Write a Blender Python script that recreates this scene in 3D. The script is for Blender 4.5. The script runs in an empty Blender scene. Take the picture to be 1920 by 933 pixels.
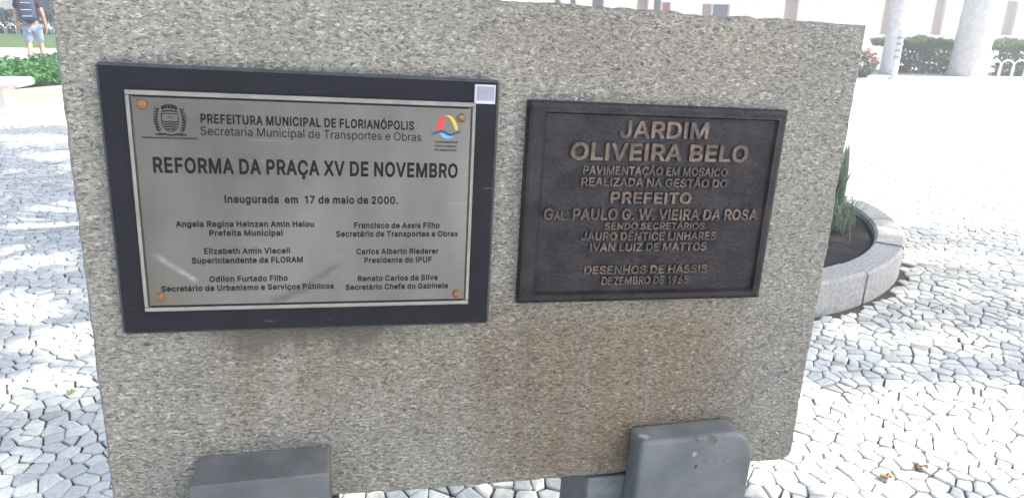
import bpy, bmesh, math, random
from mathutils import Vector, Matrix, noise

R = math.radians
rng = random.Random(7)
S = bpy.context.scene
COL = S.collection

# ------------------------------------------------------------------ camera
cd = bpy.data.cameras.new('camera')
cam = bpy.data.objects.new('camera', cd); COL.objects.link(cam)
cd.sensor_fit = 'HORIZONTAL'; cd.sensor_width = 36.0
cd.lens = 1321.43 / 1920 * 36
cd.clip_start = 0.05; cd.clip_end = 2000
cam_x = Vector((0.9998477, 0.0056819, 0.0165016))
cam_y = Vector((-0.0174524, 0.3255186, 0.9453746))
cam_f = Vector((0.0, 0.9455186, -0.3255682))
cam.matrix_world = Matrix(((cam_x.x, cam_y.x, -cam_f.x, 0), (cam_x.y, cam_y.y, -cam_f.y, 0),
                           (cam_x.z, cam_y.z, -cam_f.z, 1.6), (0, 0, 0, 1)))
S.camera = cam

# ------------------------------------------------------------------ sky, sun, exposure
SUN_EL, SUN_AZ = 50.0, 90.0          # azimuth from +Y towards +X
sun_dir = Vector((math.sin(R(SUN_AZ)) * math.cos(R(SUN_EL)), math.cos(R(SUN_AZ)) * math.cos(R(SUN_EL)), math.sin(R(SUN_EL))))
W = bpy.data.worlds.new('World'); S.world = W; W.use_nodes = True
wn = W.node_tree.nodes; wl = W.node_tree.links; wn.clear()
wo = wn.new('ShaderNodeOutputWorld'); wb = wn.new('ShaderNodeBackground'); ws = wn.new('ShaderNodeTexSky')
ws.sky_type = 'NISHITA'; ws.sun_disc = False
ws.sun_elevation = R(SUN_EL); ws.sun_rotation = R(SUN_AZ)
ws.air_density = 1.0; ws.dust_density = 3.0; ws.ozone_density = 1.0
wb.inputs['Strength'].default_value = 0.15
wl.new(ws.outputs[0], wb.inputs['Color']); wl.new(wb.outputs[0], wo.inputs['Surface'])
sd = bpy.data.lights.new('sun', 'SUN'); sd.energy = 5.0; sd.angle = R(0.7); sd.color = (1.0, 0.95, 0.87)
sun = bpy.data.objects.new('sun', sd); COL.objects.link(sun)
sun.rotation_euler = (-sun_dir).to_track_quat('-Z', 'Y').to_euler(); sun.location = (20, 4, 25)
S.view_settings.view_transform = 'Standard'; S.view_settings.look = 'None'
S.view_settings.gamma = 1.0; S.view_settings.use_curve_mapping = False
S.view_settings.exposure = 1.72

# ------------------------------------------------------------------ node helpers
class NT:
    def __init__(s, name):
        s.m = bpy.data.materials.new(name); s.m.use_nodes = True
        s.t = s.m.node_tree; s.t.nodes.clear()
        s.o = s.n('ShaderNodeOutputMaterial'); s.b = s.n('ShaderNodeBsdfPrincipled')
        s.l(s.b.outputs[0], s.o.inputs['Surface'])
    def n(s, k, **kw):
        x = s.t.nodes.new(k)
        for a, v in kw.items(): setattr(x, a, v)
        return x
    def l(s, a, b): s.t.links.new(a, b)
    def put(s, x, i):
        if hasattr(x, 'node'): s.l(x, i)
        else: i.default_value = x
    def coord(s, kind='Object'): return s.n('ShaderNodeTexCoord').outputs[kind]
    def mapp(s, v, loc=(0,0,0), rot=(0,0,0), sc=(1,1,1)):
        x = s.n('ShaderNodeMapping'); s.l(v, x.inputs['Vector'])
        x.inputs['Location'].default_value = loc; x.inputs['Rotation'].default_value = rot; x.inputs['Scale'].default_value = sc
        return x.outputs[0]
    def noise(s, v, scale, detail=3, rough=0.5, dist=0.0, out='Fac'):
        x = s.n('ShaderNodeTexNoise'); s.l(v, x.inputs['Vector'])
        x.inputs['Scale'].default_value = scale; x.inputs['Detail'].default_value = detail
        x.inputs['Roughness'].default_value = rough; x.inputs['Distortion'].default_value = dist
        return x.outputs[out]
    def vor(s, v, scale, feature='F1', rnd=1.0, out='Distance'):
        x = s.n('ShaderNodeTexVoronoi', feature=feature); s.l(v, x.inputs['Vector'])
        x.inputs['Scale'].default_value = scale; x.inputs['Randomness'].default_value = rnd
        return x.outputs[out]
    def ramp(s, f, stops, interp='LINEAR'):
        x = s.n('ShaderNodeValToRGB'); s.l(f, x.inputs[0]); cr = x.color_ramp; cr.interpolation = interp
        while len(cr.elements) < len(stops): cr.elements.new(0.5)
        for e, (p, c) in zip(cr.elements, stops):
            e.position = p; e.color = (c, c, c, 1) if isinstance(c, (int, float)) else (*c, 1)
        return x.outputs[0]
    def mix(s, f, a, b, mode='MIX'):
        x = s.n('ShaderNodeMix', data_type='RGBA', blend_type=mode)
        s.put(f, x.inputs['Factor'])
        for v, i in ((a, 6), (b, 7)):
            if hasattr(v, 'node'): s.l(v, x.inputs[i])
            else: x.inputs[i].default_value = (*v, 1) if len(v) == 3 else v
        return x.outputs[2]
    def math(s, op, a, b=0.0, clamp=False):
        x = s.n('ShaderNodeMath', operation=op, use_clamp=clamp); s.put(a, x.inputs[0]); s.put(b, x.inputs[1]); return x.outputs[0]
    def mrange(s, v, a, b, c=0.0, d=1.0):
        x = s.n('ShaderNodeMapRange'); s.l(v, x.inputs[0])
        for i, q in zip((1, 2, 3, 4), (a, b, c, d)): x.inputs[i].default_value = q
        return x.outputs[0]
    def sep(s, v):
        x = s.n('ShaderNodeSeparateXYZ'); s.l(v, x.inputs[0]); return x.outputs
    def bump(s, h, strength=0.5, dist=0.01, prev=None):
        x = s.n('ShaderNodeBump'); s.l(h, x.inputs['Height'])
        x.inputs['Strength'].default_value = strength; x.inputs['Distance'].default_value = dist
        if prev is not None: s.l(prev, x.inputs['Normal'])
        return x.outputs[0]
    def fin(s, color=None, rough=None, normal=None, metal=None, spec=None):
        for v, k in ((color, 'Base Color'), (rough, 'Roughness'), (metal, 'Metallic'), (spec, 'Specular IOR Level')):
            if v is None: continue
            if hasattr(v, 'node'): s.l(v, s.b.inputs[k])
            elif isinstance(v, tuple): s.b.inputs[k].default_value = (*v, 1)
            else: s.b.inputs[k].default_value = v
        if normal is not None: s.l(normal, s.b.inputs['Normal'])
        return s.m

def simple(name, color, rough=0.7, metal=0.0, var=0.15, scale=20, bump=0.0, spec=0.4):
    t = NT(name); c = t.coord()
    f = t.noise(c, scale, 4, 0.6)
    dark = tuple(x * (1 - var) for x in color); lite = tuple(min(1, x * (1 + var)) for x in color)
    col = t.mix(t.ramp(f, [(0.3, 0.0), (0.7, 1.0)]), dark, lite)
    nrm = t.bump(t.noise(c, scale * 3, 3), bump, 0.01) if bump else None
    return t.fin(col, rough, nrm, metal, spec)

# ------------------------------------------------------------------ materials
def mat_granite():
    t = NT('granite'); c = t.coord()
    g = t.mapp(c, sc=(0.44, 1.0, 0.95))
    warp = t.noise(g, 60, 2, 0.5, out='Color')
    gw = t.mix(0.012, g, warp)
    base = t.ramp(t.noise(gw, 175, 4, 0.66), [(0.31, (0.13, 0.122, 0.103)), (0.46, (0.29, 0.276, 0.234)), (0.59, (0.38, 0.363, 0.311)), (0.74, (0.56, 0.54, 0.47))])
    darkg = t.ramp(t.noise(t.mapp(gw, loc=(3, 7, 1)), 330, 2, 0.5), [(0.58, 0.0), (0.64, 1.0)])
    base = t.mix(t.math('MULTIPLY', darkg, 0.8), base, (0.05, 0.05, 0.055))
    darkb = t.ramp(t.noise(t.mapp(gw, loc=(1, 2, 5)), 125, 3, 0.6), [(0.57, 0.0), (0.64, 1.0)])
    base = t.mix(t.math('MULTIPLY', darkb, 0.45), base, (0.085, 0.085, 0.09))
    lightg = t.ramp(t.noise(t.mapp(gw, loc=(9, 2, 4)), 270, 2, 0.5), [(0.60, 0.0), (0.66, 1.0)])
    base = t.mix(t.math('MULTIPLY', lightg, 0.6), base, (0.74, 0.72, 0.66))
    big = t.ramp(t.noise(c, 3.5, 4, 0.6), [(0.3, (0.68, 0.668, 0.645)), (0.7, (0.87, 0.855, 0.825))])
    base = t.mix(1.0, base, big, 'MULTIPLY')
    # rust-brown run-off below the bronze plaque and around the middle
    x, y, z = t.sep(c)
    def band(v, a, b, w):
        lo = t.mrange(v, a - w, a + w); hi = t.mrange(v, b - w, b + w, 1.0, 0.0)
        return t.math('MULTIPLY', lo, hi)
    streak = t.ramp(t.noise(t.mapp(c, sc=(14, 14, 1.6)), 1.0, 4, 0.6), [(0.32, 0.0), (0.68, 1.0)])
    m1 = t.math('MULTIPLY', band(x, -0.02, 0.55, 0.10), band(z, -0.98, -0.53, 0.06))
    m1 = t.math('MULTIPLY', m1, t.mrange(streak, 0, 1, 0.55, 1.0))
    base = t.mix(t.math('MULTIPLY', m1, 1.0), base, t.mix(1.0, base, (0.68, 0.545, 0.40), 'MULTIPLY'))
    m3 = t.math('MULTIPLY', band(x, -0.60, 0.05, 0.1), band(z, -0.80, -0.53, 0.10))
    m3 = t.math('MULTIPLY', m3, t.mrange(streak, 0, 1, 0.25, 1.0))
    base = t.mix(t.math('MULTIPLY', m3, 0.75), base, t.mix(1.0, base, (0.70, 0.59, 0.45), 'MULTIPLY'))
    m4 = t.math('MULTIPLY', band(x, -0.06, 0.60, 0.10), band(z, -0.07, 0.09, 0.05))
    base = t.mix(t.math('MULTIPLY', m4, 0.35), base, t.mix(1.0, base, (0.80, 0.70, 0.60), 'MULTIPLY'))
    # dark drips right under the big plaque
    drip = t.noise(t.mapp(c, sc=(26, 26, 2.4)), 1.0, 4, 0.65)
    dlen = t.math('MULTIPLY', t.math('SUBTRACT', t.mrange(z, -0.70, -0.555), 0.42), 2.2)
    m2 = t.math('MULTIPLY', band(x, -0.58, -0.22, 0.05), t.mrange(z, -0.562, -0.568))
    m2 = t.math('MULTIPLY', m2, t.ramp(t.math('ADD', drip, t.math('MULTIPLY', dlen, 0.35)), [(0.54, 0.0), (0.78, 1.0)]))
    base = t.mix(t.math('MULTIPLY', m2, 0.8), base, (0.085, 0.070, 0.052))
    h = t.math('ADD', t.noise(gw, 150, 4, 0.65), t.math('MULTIPLY', t.noise(gw, 330, 2, 0.5), 0.5))
    nrm = t.bump(h, 0.8, 0.004)
    nrm = t.bump(t.noise(gw, 60, 3, 0.55), 0.35, 0.007, nrm)
    rough = t.mrange(t.noise(gw, 170, 2), 0.35, 0.65, 0.40, 0.85)
    return t.fin(base, rough, nrm, spec=0.45)

def mat_paving():
    t = NT('mosaic_paving'); c = t.coord()
    w = t.noise(c, 4.5, 2, 0.5, out='Color')
    cw = t.mix(0.075, c, w)
    w2 = t.noise(c, 26, 2, 0.5, out='Color')
    cw = t.mix(0.005, cw, w2)
    sc = 14.5
    d = t.vor(cw, sc, 'DISTANCE_TO_EDGE', 0.88)
    cell = t.vor(cw, sc, 'F1', 0.88, out='Color')
    cv = t.sep(cell)
    stone = t.mix(t.ramp(cv[0], [(0.0, 0.0), (1.0, 1.0)]), (0.64, 0.65, 0.645), (0.80, 0.80, 0.785))
    dirt = t.ramp(t.noise(c, 55, 5, 0.65), [(0.30, (0.80, 0.79, 0.77)), (0.6, (1, 1, 1))])
    stone = t.mix(1.0, stone, dirt, 'MULTIPLY')
    odd = t.ramp(cv[1], [(0.93, 0.0), (0.95, 1.0)])
    stone = t.mix(t.math('MULTIPLY', odd, 0.6), stone, (0.48, 0.46, 0.42))
    big = t.ramp(t.noise(c, 0.8, 4, 0.6), [(0.3, (0.90, 0.89, 0.87)), (0.7, (1.02, 1.02, 1.02))])
    stone = t.mix(1.0, stone, big, 'MULTIPLY')
    wob = t.math('MULTIPLY', t.math('SUBTRACT', t.noise(c, 70, 3, 0.6), 0.5), 0.05)
    dd = t.math('ADD', d, wob)
    joint = t.ramp(dd, [(0.026, 0.0), (0.058, 1.0)])
    grout = t.mix(t.noise(c, 35, 4), (0.075, 0.069, 0.063), (0.25, 0.235, 0.215))
    col = t.mix(joint, grout, stone)
    h = t.math('ADD', t.ramp(dd, [(0.03, 0.0), (0.11, 0.75), (0.3, 1.0)]), t.math('MULTIPLY', cv[2], 0.35))
    nrm = t.bump(h, 0.7, 0.010)
    nrm = t.bump(t.noise(c, 60, 4, 0.6), 0.3, 0.004, nrm)
    return t.fin(col, t.mrange(joint, 0, 1, 0.95, 0.55), nrm, spec=0.35)

def mat_steel():
    t = NT('brushed_steel'); c = t.coord()
    br = t.noise(t.mapp(c, sc=(3, 3, 900)), 1.0, 3, 0.6)
    cl = t.noise(t.mapp(c, sc=(5, 5, 2.4)), 1.0, 3, 0.5)
    col = t.mix(t.ramp(cl, [(0.3, 0.0), (0.72, 1.0)]), (0.080, 0.076, 0.069), (0.185, 0.177, 0.163))  # cloudy mottling, contrast raised to paint in soft reflections
    col = t.mix(0.03, col, t.ramp(br, [(0.3, 0.2), (0.7, 0.9)]))
    # yellowish weathering at the left side
    x, y, z = t.sep(c)
    yel = t.math('MULTIPLY', t.mrange(x, -0.32, -0.12, 1.0, 0.0), t.ramp(t.noise(c, 7, 3), [(0.35, 0.0), (0.7, 1.0)]))
    col = t.mix(t.math('MULTIPLY', yel, 0.5), col, t.mix(1.0, col, (0.90, 0.82, 0.66), 'MULTIPLY'))
    rough = t.mrange(br, 0.3, 0.7, 0.36, 0.5)
    # slanting scuffs: distance to a sloped line, cut by an extent
    def scuff(cx, cz, ang, length, width, seed):
        m = t.mapp(c, loc=(0, 0, 0)); sx = t.math('SUBTRACT', x, cx); sz = t.math('SUBTRACT', z, cz)
        ca, sa = math.cos(R(ang)), math.sin(R(ang))
        u = t.math('ADD', t.math('MULTIPLY', sx, ca), t.math('MULTIPLY', sz, sa))
        v = t.math('SUBTRACT', t.math('MULTIPLY', sz, ca), t.math('MULTIPLY', sx, sa))
        v = t.math('ADD', v, t.math('MULTIPLY', t.math('SUBTRACT', t.noise(t.mapp(c, loc=(seed, 0, 0)), 40, 3), 0.5), width))
        f = t.math('SUBTRACT', 1.0, t.math('DIVIDE', t.math('ABSOLUTE', v), width), True)
        e = t.math('MULTIPLY', t.math('SUBTRACT', 1.0, t.math('DIVIDE', t.math('ABSOLUTE', u), length), True), 3.0, True)
        return t.math('MULTIPLY', t.math('MULTIPLY', f, e), t.ramp(t.noise(t.mapp(c, loc=(seed, 2, 0)), 60, 3), [(0.3, 0.3), (0.6, 1.0)]))
    col = t.mix(t.math('MULTIPLY', scuff(-0.01, -0.150, 33, 0.085, 0.010, 1), 0.9), col, (0.10, 0.096, 0.09))
    col = t.mix(t.math('MULTIPLY', scuff(-0.045, -0.173, 20, 0.045, 0.012, 8), 0.85), col, (0.10, 0.096, 0.09))
    col = t.mix(t.math('MULTIPLY', scuff(0.08, -0.105, 40, 0.07, 0.006, 5), 0.6), col, (0.13, 0.125, 0.12))
    col = t.mix(t.math('MULTIPLY', scuff(-0.245, -0.118, -38, 0.05, 0.008, 3), 0.3), col, (0.60, 0.60, 0.59))
    fine = t.ramp(t.noise(t.mapp(c, rot=(0, R(35), 0), sc=(4, 4, 120)), 1.0, 2, 0.4), [(0.69, 0.0), (0.74, 1.0)])
    col = t.mix(t.math('MULTIPLY', fine, 0.06), col, (0.8, 0.8, 0.8))
    nrm = t.bump(br, 0.08, 0.002)
    return t.fin(col, rough, nrm, 0.75, 0.5)

def mat_bronze():
    t = NT('dark_bronze'); c = t.coord()
    f = t.noise(c, 22, 4, 0.6)
    col = t.mix(t.ramp(f, [(0.35, 0.0), (0.7, 1.0)]), (0.020, 0.018, 0.021), (0.044, 0.038, 0.038))
    rst = t.ramp(t.noise(c, 60, 3, 0.6), [(0.66, 0.0), (0.74, 1.0)])
    col = t.mix(t.math('MULTIPLY', rst, 0.4), col, (0.16, 0.08, 0.045))
    nrm = t.bump(t.noise(t.mapp(c, sc=(0.7, 1, 1.3)), 120, 3, 0.55), 0.5, 0.006)
    return t.fin(col, t.mrange(t.noise(c, 130, 2), 0.35, 0.65, 0.34, 0.62), nrm, 0.5, 0.35)

def mat_letters(name, k, lo):
    t = NT(name); c = t.coord()
    f = t.ramp(t.noise(c, 34, 4, 0.65), [(lo, 0.0), (lo + 0.22, k)])
    col = t.mix(f, (0.075, 0.062, 0.055), (0.30, 0.205, 0.155))
    nrm = t.bump(t.noise(c, 150, 3), 0.5, 0.004)
    return t.fin(col, 0.45, nrm, 0.6, 0.5)

def mat_darkstone():
    t = NT('black_granite'); c = t.coord()
    f = t.noise(c, 320, 2, 0.5)
    col = t.mix(t.ramp(f, [(0.45, 0.0), (0.75, 1.0)]), (0.008, 0.008, 0.011), (0.024, 0.023, 0.031))
    dust = t.ramp(t.noise(c, 9, 5, 0.65), [(0.45, 0.0), (0.8, 1.0)])
    col = t.mix(t.math('MULTIPLY', dust, 0.35), col, (0.034, 0.032, 0.036))
    sc = t.ramp(t.noise(t.mapp(c, rot=(0, R(8), 0), sc=(14, 14, 160)), 1.0, 2), [(0.72, 0.0), (0.78, 1.0)])
    col = t.mix(t.math('MULTIPLY', sc, 0.35), col, (0.2, 0.2, 0.2))
    return t.fin(col, t.mrange(dust, 0, 1, 0.42, 0.65), t.bump(t.noise(c, 14, 3), 0.05, 0.01), 0.0, 0.16)

def mat_paintedconcrete(chips, name, k):
    t = NT(name); c = t.coord()
    col = t.mix(t.ramp(t.noise(c, 7, 5, 0.6), [(0.3, 0.0), (0.7, 1.0)]), (0.098 * k, 0.110 * k, 0.108 * k), (0.185 * k, 0.191 * k, 0.188 * k))
    smear = t.ramp(t.noise(t.mapp(c, sc=(3, 3, 9)), 2.2, 5, 0.65), [(0.55, 0.0), (0.75, 1.0)])
    col = t.mix(t.math('MULTIPLY', smear, 0.5), col, (0.28, 0.275, 0.26))
    dirt = t.ramp(t.noise(c, 24, 5, 0.7), [(0.58, 0.0), (0.72, 1.0)])
    col = t.mix(t.math('MULTIPLY', dirt, 0.55), col, (0.085, 0.08, 0.07))
    pitm = t.math('MULTIPLY', t.ramp(t.noise(c, 120, 2, 0.5), [(0.74, 0.0), (0.78, 1.0)]), 0.6)
    for cx, cy, cz, rr, cc in chips:
        q = t.n('ShaderNodeVectorMath', operation='DISTANCE'); t.l(t.mix(0.022, c, t.noise(c, 55, 3, 0.7, out='Color')), q.inputs[0]); q.inputs[1].default_value = (cx + 0.011 - 0.022 * cx, cy + 0.011 - 0.022 * cy, cz + 0.011 - 0.022 * cz)
        f = t.mrange(q.outputs['Value'], rr * 0.75, rr, 1.0, 0.0)
        col = t.mix(t.math('MULTIPLY', f, 0.85), col, cc)
        if sum(cc) < 0.5: pitm = t.math('MAXIMUM', pitm, f)
    nrm = t.bump(t.noise(c, 70, 4, 0.6), 0.25, 0.004)
    nrm = t.bump(t.math('SUBTRACT', 1.0, pitm), 0.8, 0.006, nrm)
    return t.fin(col, 0.62, nrm, spec=0.4)

def mat_stone():
    t = NT('white_limestone_setts'); c = t.coord()
    g = t.n('ShaderNodeNewGeometry'); rnd = g.outputs['Random Per Island']
    stone = t.mix(rnd, (0.60, 0.61, 0.57), (0.80, 0.80, 0.75))
    odd = t.ramp(t.math('FRACT', t.math('MULTIPLY', rnd, 37.0)), [(0.95, 0.0), (0.97, 1.0)])
    stone = t.mix(t.math('MULTIPLY', odd, 0.7), stone, (0.46, 0.43, 0.38))
    stone = t.mix(1.0, stone, t.ramp(t.noise(c, 60, 5, 0.65), [(0.28, (0.72, 0.71, 0.69)), (0.55, (1, 1, 1))]), 'MULTIPLY')
    stone = t.mix(1.0, stone, t.ramp(t.noise(c, 0.9, 4, 0.6), [(0.3, (0.86, 0.85, 0.83)), (0.7, (1.0, 1.0, 1.0))]), 'MULTIPLY')
    spot = t.ramp(t.noise(c, 170, 2, 0.5), [(0.68, 0.0), (0.74, 1.0)])
    stone = t.mix(t.math('MULTIPLY', spot, 0.35), stone, (0.25, 0.24, 0.22))
    nrm = t.bump(t.noise(c, 45, 4, 0.6), 0.5, 0.006); nrm = t.bump(t.noise(c, 220, 3, 0.6), 0.35, 0.002, nrm)
    return t.fin(stone, t.mrange(t.noise(c, 30, 3), 0.3, 0.7, 0.45, 0.75), nrm, spec=0.35)
def mat_sand():
    t = NT('sandy_joint_fill'); c = t.coord()
    col = t.mix(t.ramp(t.noise(c, 40, 5, 0.65), [(0.35, 0.0), (0.65, 1.0)]), (0.050, 0.045, 0.040), (0.15, 0.136, 0.118))
    col = t.mix(t.math('MULTIPLY', t.ramp(t.noise(c, 2.2, 3), [(0.5, 0.0), (0.7, 1.0)]), 0.5), col, (0.20, 0.185, 0.165))
    return t.fin(col, 0.95, t.bump(t.noise(c, 300, 3), 0.6, 0.003), spec=0.2)
M = {}
M['stone'] = mat_stone(); M['sand'] = mat_sand()
M['granite'] = mat_granite(); M['paving'] = mat_paving(); M['steel'] = mat_steel(); M['bronze'] = mat_bronze()
M['letters'] = mat_letters('rubbed_copper_letters', 0.5, 0.42); M['dullletters'] = mat_letters('dull_bronze_letters', 0.48, 0.45); M['darkstone'] = mat_darkstone(); M['paint'] = mat_paintedconcrete([(0.118, -0.085, 0.758, 0.008, (0.50, 0.50, 0.49)), (0.04, -0.18, 0.70, 0.006, (0.045, 0.045, 0.04))], 'grey_painted_concrete', 0.74)
M['paintpitted'] = mat_paintedconcrete([(-0.010, -0.150, 0.760, 0.0085, (0.12, 0.11, 0.10)), (0.034, -0.153, 0.754, 0.010, (0.12, 0.108, 0.096)), (0.026, -0.153, 0.762, 0.006, (0.11, 0.10, 0.09)),
                                 (0.000, -0.155, 0.690, 0.0045, (0.02, 0.02, 0.02)), (-0.128, -0.13, 0.755, 0.014, (0.40, 0.395, 0.38)), (-0.01, -0.155, 0.722, 0.007, (0.33, 0.33, 0.33))], 'grey_pitted_concrete', 1.0)
M['black'] = simple('black_enamel', (0.010, 0.010, 0.012), 0.6, var=0.3, scale=90, spec=0.15)
M['skylit_edge'] = simple('sawn_granite_skylit', (0.052, 0.060, 0.060), 0.8, var=0.35, scale=60)  # unpolished board edges, colour lightened to paint in sky caught by the bevel
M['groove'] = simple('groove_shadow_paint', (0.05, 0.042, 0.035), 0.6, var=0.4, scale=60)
M['steelrim'] = simple('steel_rim', (0.24, 0.228, 0.21), 0.36, 0.75, var=0.15, scale=25)
M['rust'] = simple('rusty_brass', (0.24, 0.13, 0.065), 0.6, 0.35, var=0.45, scale=160, bump=0.4)
M['red'] = simple('red_enamel', (0.58, 0.045, 0.035), 0.45, var=0.08)
M['yellow'] = simple('yellow_enamel', (0.72, 0.42, 0.05), 0.45, var=0.08)
M['navy'] = simple('navy_enamel', (0.022, 0.05, 0.15), 0.45, var=0.08)
M['cyan'] = simple('light_blue_enamel', (0.10, 0.36, 0.60), 0.45, var=0.08)
M['paper'] = simple('faded_sticker', (0.27, 0.27, 0.31), 0.6, var=0.12, scale=60)
M['paperedge'] = simple('white_sticker_edge', (0.50, 0.50, 0.53), 0.5, var=0.05)
M['kerb'] = simple('kerb_granite', (0.42, 0.41, 0.385), 0.8, var=0.28, scale=45, bump=0.5)
M['kerbtan'] = simple('tan_kerb', (0.36, 0.30, 0.25), 0.85, var=0.25, scale=14, bump=0.4)
M['bench'] = simple('pale_concrete', (0.66, 0.63, 0.57), 0.75, var=0.12, scale=25, bump=0.25)
M['soil'] = simple('dark_soil', (0.040, 0.035, 0.034), 0.95, var=0.5, scale=28, bump=1.0)
M['hoop'] = simple('white_painted_iron', (0.80, 0.81, 0.81), 0.4, var=0.05)
M['palm'] = simple('pale_palm_bark', (0.70, 0.68, 0.65), 0.85, var=0.18, scale=9, bump=0.4)
M['bark'] = simple('brown_bark', (0.16, 0.125, 0.095), 0.9, var=0.45, scale=22, bump=0.9)
M['facade'] = simple('cream_render', (0.86, 0.84, 0.80), 0.85, var=0.04, scale=3)
M['facadetrim'] = simple('white_trim', (0.84, 0.83, 0.81), 0.8, var=0.03, scale=5)
M['darkdoor'] = simple('dark_wood_door', (0.045, 0.035, 0.040), 0.5, var=0.3, scale=12)
M['tandoor'] = simple('tan_wood_door', (0.34, 0.21, 0.12), 0.6, var=0.25, scale=12)
M['reddoor'] = simple('red_shutter', (0.38, 0.07, 0.06), 0.6, var=0.2, scale=12)
M['glass'] = simple('shop_glass', (0.06, 0.07, 0.08), 0.08, var=0.2, scale=2)
M['awning'] = simple('grey_awning', (0.55, 0.54, 0.55), 0.8, var=0.05)
M['roof'] = simple('clay_roof', (0.36, 0.17, 0.10), 0.85, var=0.25, scale=4)
M['skin'] = simple('skin', (0.46, 0.27, 0.19), 0.55, var=0.08)
M['shirt'] = simple('dark_shirt', (0.032, 0.027, 0.042), 0.85, var=0.25, scale=30)
M['denim'] = simple('light_denim', (0.26, 0.34, 0.42), 0.9, var=0.15, scale=40)
M['hair'] = simple('dark_hair', (0.025, 0.018, 0.013), 0.6, var=0.4, scale=70)
M['bag'] = simple('navy_backpack', (0.05, 0.055, 0.085), 0.75, var=0.2, scale=30)
M['bagtrim'] = simple('pale_teal_trim', (0.28, 0.42, 0.44), 0.7, var=0.1)
M['shoe'] = simple('white_shoe', (0.65, 0.65, 0.65), 0.7, var=0.1)
M['postgrey'] = simple('grey_post_paint', (0.36, 0.40, 0.46), 0.5, var=0.1)
M['flower'] = simple('red_petals', (0.62, 0.22, 0.22), 0.6, var=0.2)
M['dryleaf'] = simple('dry_leaf', (0.30, 0.17, 0.08), 0.7, var=0.35, scale=60)
M['limeleaf'] = simple('yellow_green_leaf', (0.34, 0.38, 0.08), 0.6, var=0.25, scale=60)

def mat_leaf(name, c1, c2, c3, scale=2.0):
    t = NT(name); c = t.coord()
    f = t.noise(c, scale, 3, 0.6); g = t.noise(c, scale * 14, 2)
    col = t.mix(t.ramp(f, [(0.35, 0.0), (0.65, 1.0)]), c1, c2)
    col = t.mix(t.ramp(g, [(0.5, 0.0), (0.75, 1.0)]), col, c3)
    t.fin(col, 0.5, spec=0.35)
    tr = t.n('ShaderNodeBsdfTranslucent'); t.l(t.mix(0.5, col, (0.25, 0.35, 0.05)), tr.inputs['Color'])
    mx = t.n('ShaderNodeMixShader'); mx.inputs[0].default_value = 0.3
    t.l(t.b.outputs[0], mx.inputs[1]); t.l(tr.outputs[0], mx.inputs[2]); t.l(mx.outputs[0], t.o.inputs['Surface'])
    return t.m
M['leaf'] = mat_leaf('tree_leaf', (0.035, 0.075, 0.02), (0.07, 0.12, 0.03), (0.10, 0.16, 0.05))
M['cover'] = mat_leaf('ground_cover_leaf', (0.035, 0.15, 0.045), (0.07, 0.22, 0.07), (0.20, 0.32, 0.09))
M['hedge'] = mat_leaf('hedge_leaf', (0.06, 0.10, 0.045), (0.11, 0.155, 0.07), (0.20, 0.25, 0.10))
M['blade'] = mat_leaf('grey_green_blade', (0.17, 0.22, 0.18), (0.26, 0.31, 0.26), (0.33, 0.37, 0.30), 5)
M['lawn'] = simple('lawn', (0.10, 0.16, 0.045), 0.95, var=0.35, scale=6, bump=0.8)

# ------------------------------------------------------------------ object helpers
def link(name, bm, mat, parent=None, smooth=False, mx=None):
    me = bpy.data.meshes.new(name)
    if hasattr(bm, 'to_mesh'):
        bmesh.ops.recalc_face_normals(bm, faces=bm.faces) if bm.faces else None
        bm.to_mesh(me); bm.free()
    else:
        v, f = bm; me.from_pydata(v, [], f); me.update()
    o = bpy.data.objects.new(name, me); COL.objects.link(o)
    for m in (mat if isinstance(mat, list) else [mat]): me.materials.append(m)
    if smooth:
        for p in me.polygons: p.use_smooth = True
    if parent is not None: o.parent = parent
    if mx is not None: o.matrix_world = mx
    return o
def tag(o, label=None, cat=None, group=None, kind=None):
    if label: o['label'] = label
    if cat: o['category'] = cat
    if group: o['group'] = group
    if kind: o['kind'] = kind
    return o
def empty(name, loc=(0, 0, 0), rz=0.0, mx=None):
    o = bpy.data.objects.new(name, None); COL.objects.link(o); o.empty_display_size = 0.1
    if mx is not None: o.matrix_world = mx
    else: o.location = loc; o.rotation_euler = (0, 0, rz)
    return o
def copy_tree(o, parent=None):
    c = o.copy(); COL.objects.link(c)
    if parent is not None: c.parent = parent
    for ch in [q for q in COL.objects if q.parent == o]: copy_tree(ch, c)
    return c
def box(bm, x0, x1, y0, y1, z0, z1, bev=0.0, seg=2):
    r = bmesh.ops.create_cube(bm, size=1.0)
    for v in r['verts']:
        v.co = Vector(((x0 + x1) / 2 + v.co.x * (x1 - x0), (y0 + y1) / 2 + v.co.y * (y1 - y0), (z0 + z1) / 2 + v.co.z * (z1 - z0)))
    if bev > 0:
        es = list({e for v in r['verts'] for e in v.link_edges})
        bmesh.ops.bevel(bm, geom=es, offset=bev, segments=seg, profile=0.5, affect='EDGES')
    return bm
def tube(bm, pts, rads, n=8, cap=True):
    rings = []
    for i, p in enumerate(pts):
        p = Vector(p)
        d = (Vector(pts[min(i + 1, len(pts) - 1)]) - Vector(pts[max(i - 1, 0)])).normalized()
        u = d.orthogonal().normalized() if i == 0 else (u - d * u.dot(d)).normalized()
        w = d.cross(u); r = rads[i] if hasattr(rads, '__len__') else rads
        rings.append([bm.verts.new(p + (u * math.cos(2 * math.pi * k / n) + w * math.sin(2 * math.pi * k / n)) * r) for k in range(n)])
    for a, b in zip(rings, rings[1:]):
        for k in range(n): bm.faces.new((a[k], a[(k + 1) % n], b[(k + 1) % n], b[k]))
    if cap: bm.faces.new(rings[0][::-1]); bm.faces.new(rings[-1])
    return bm
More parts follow.
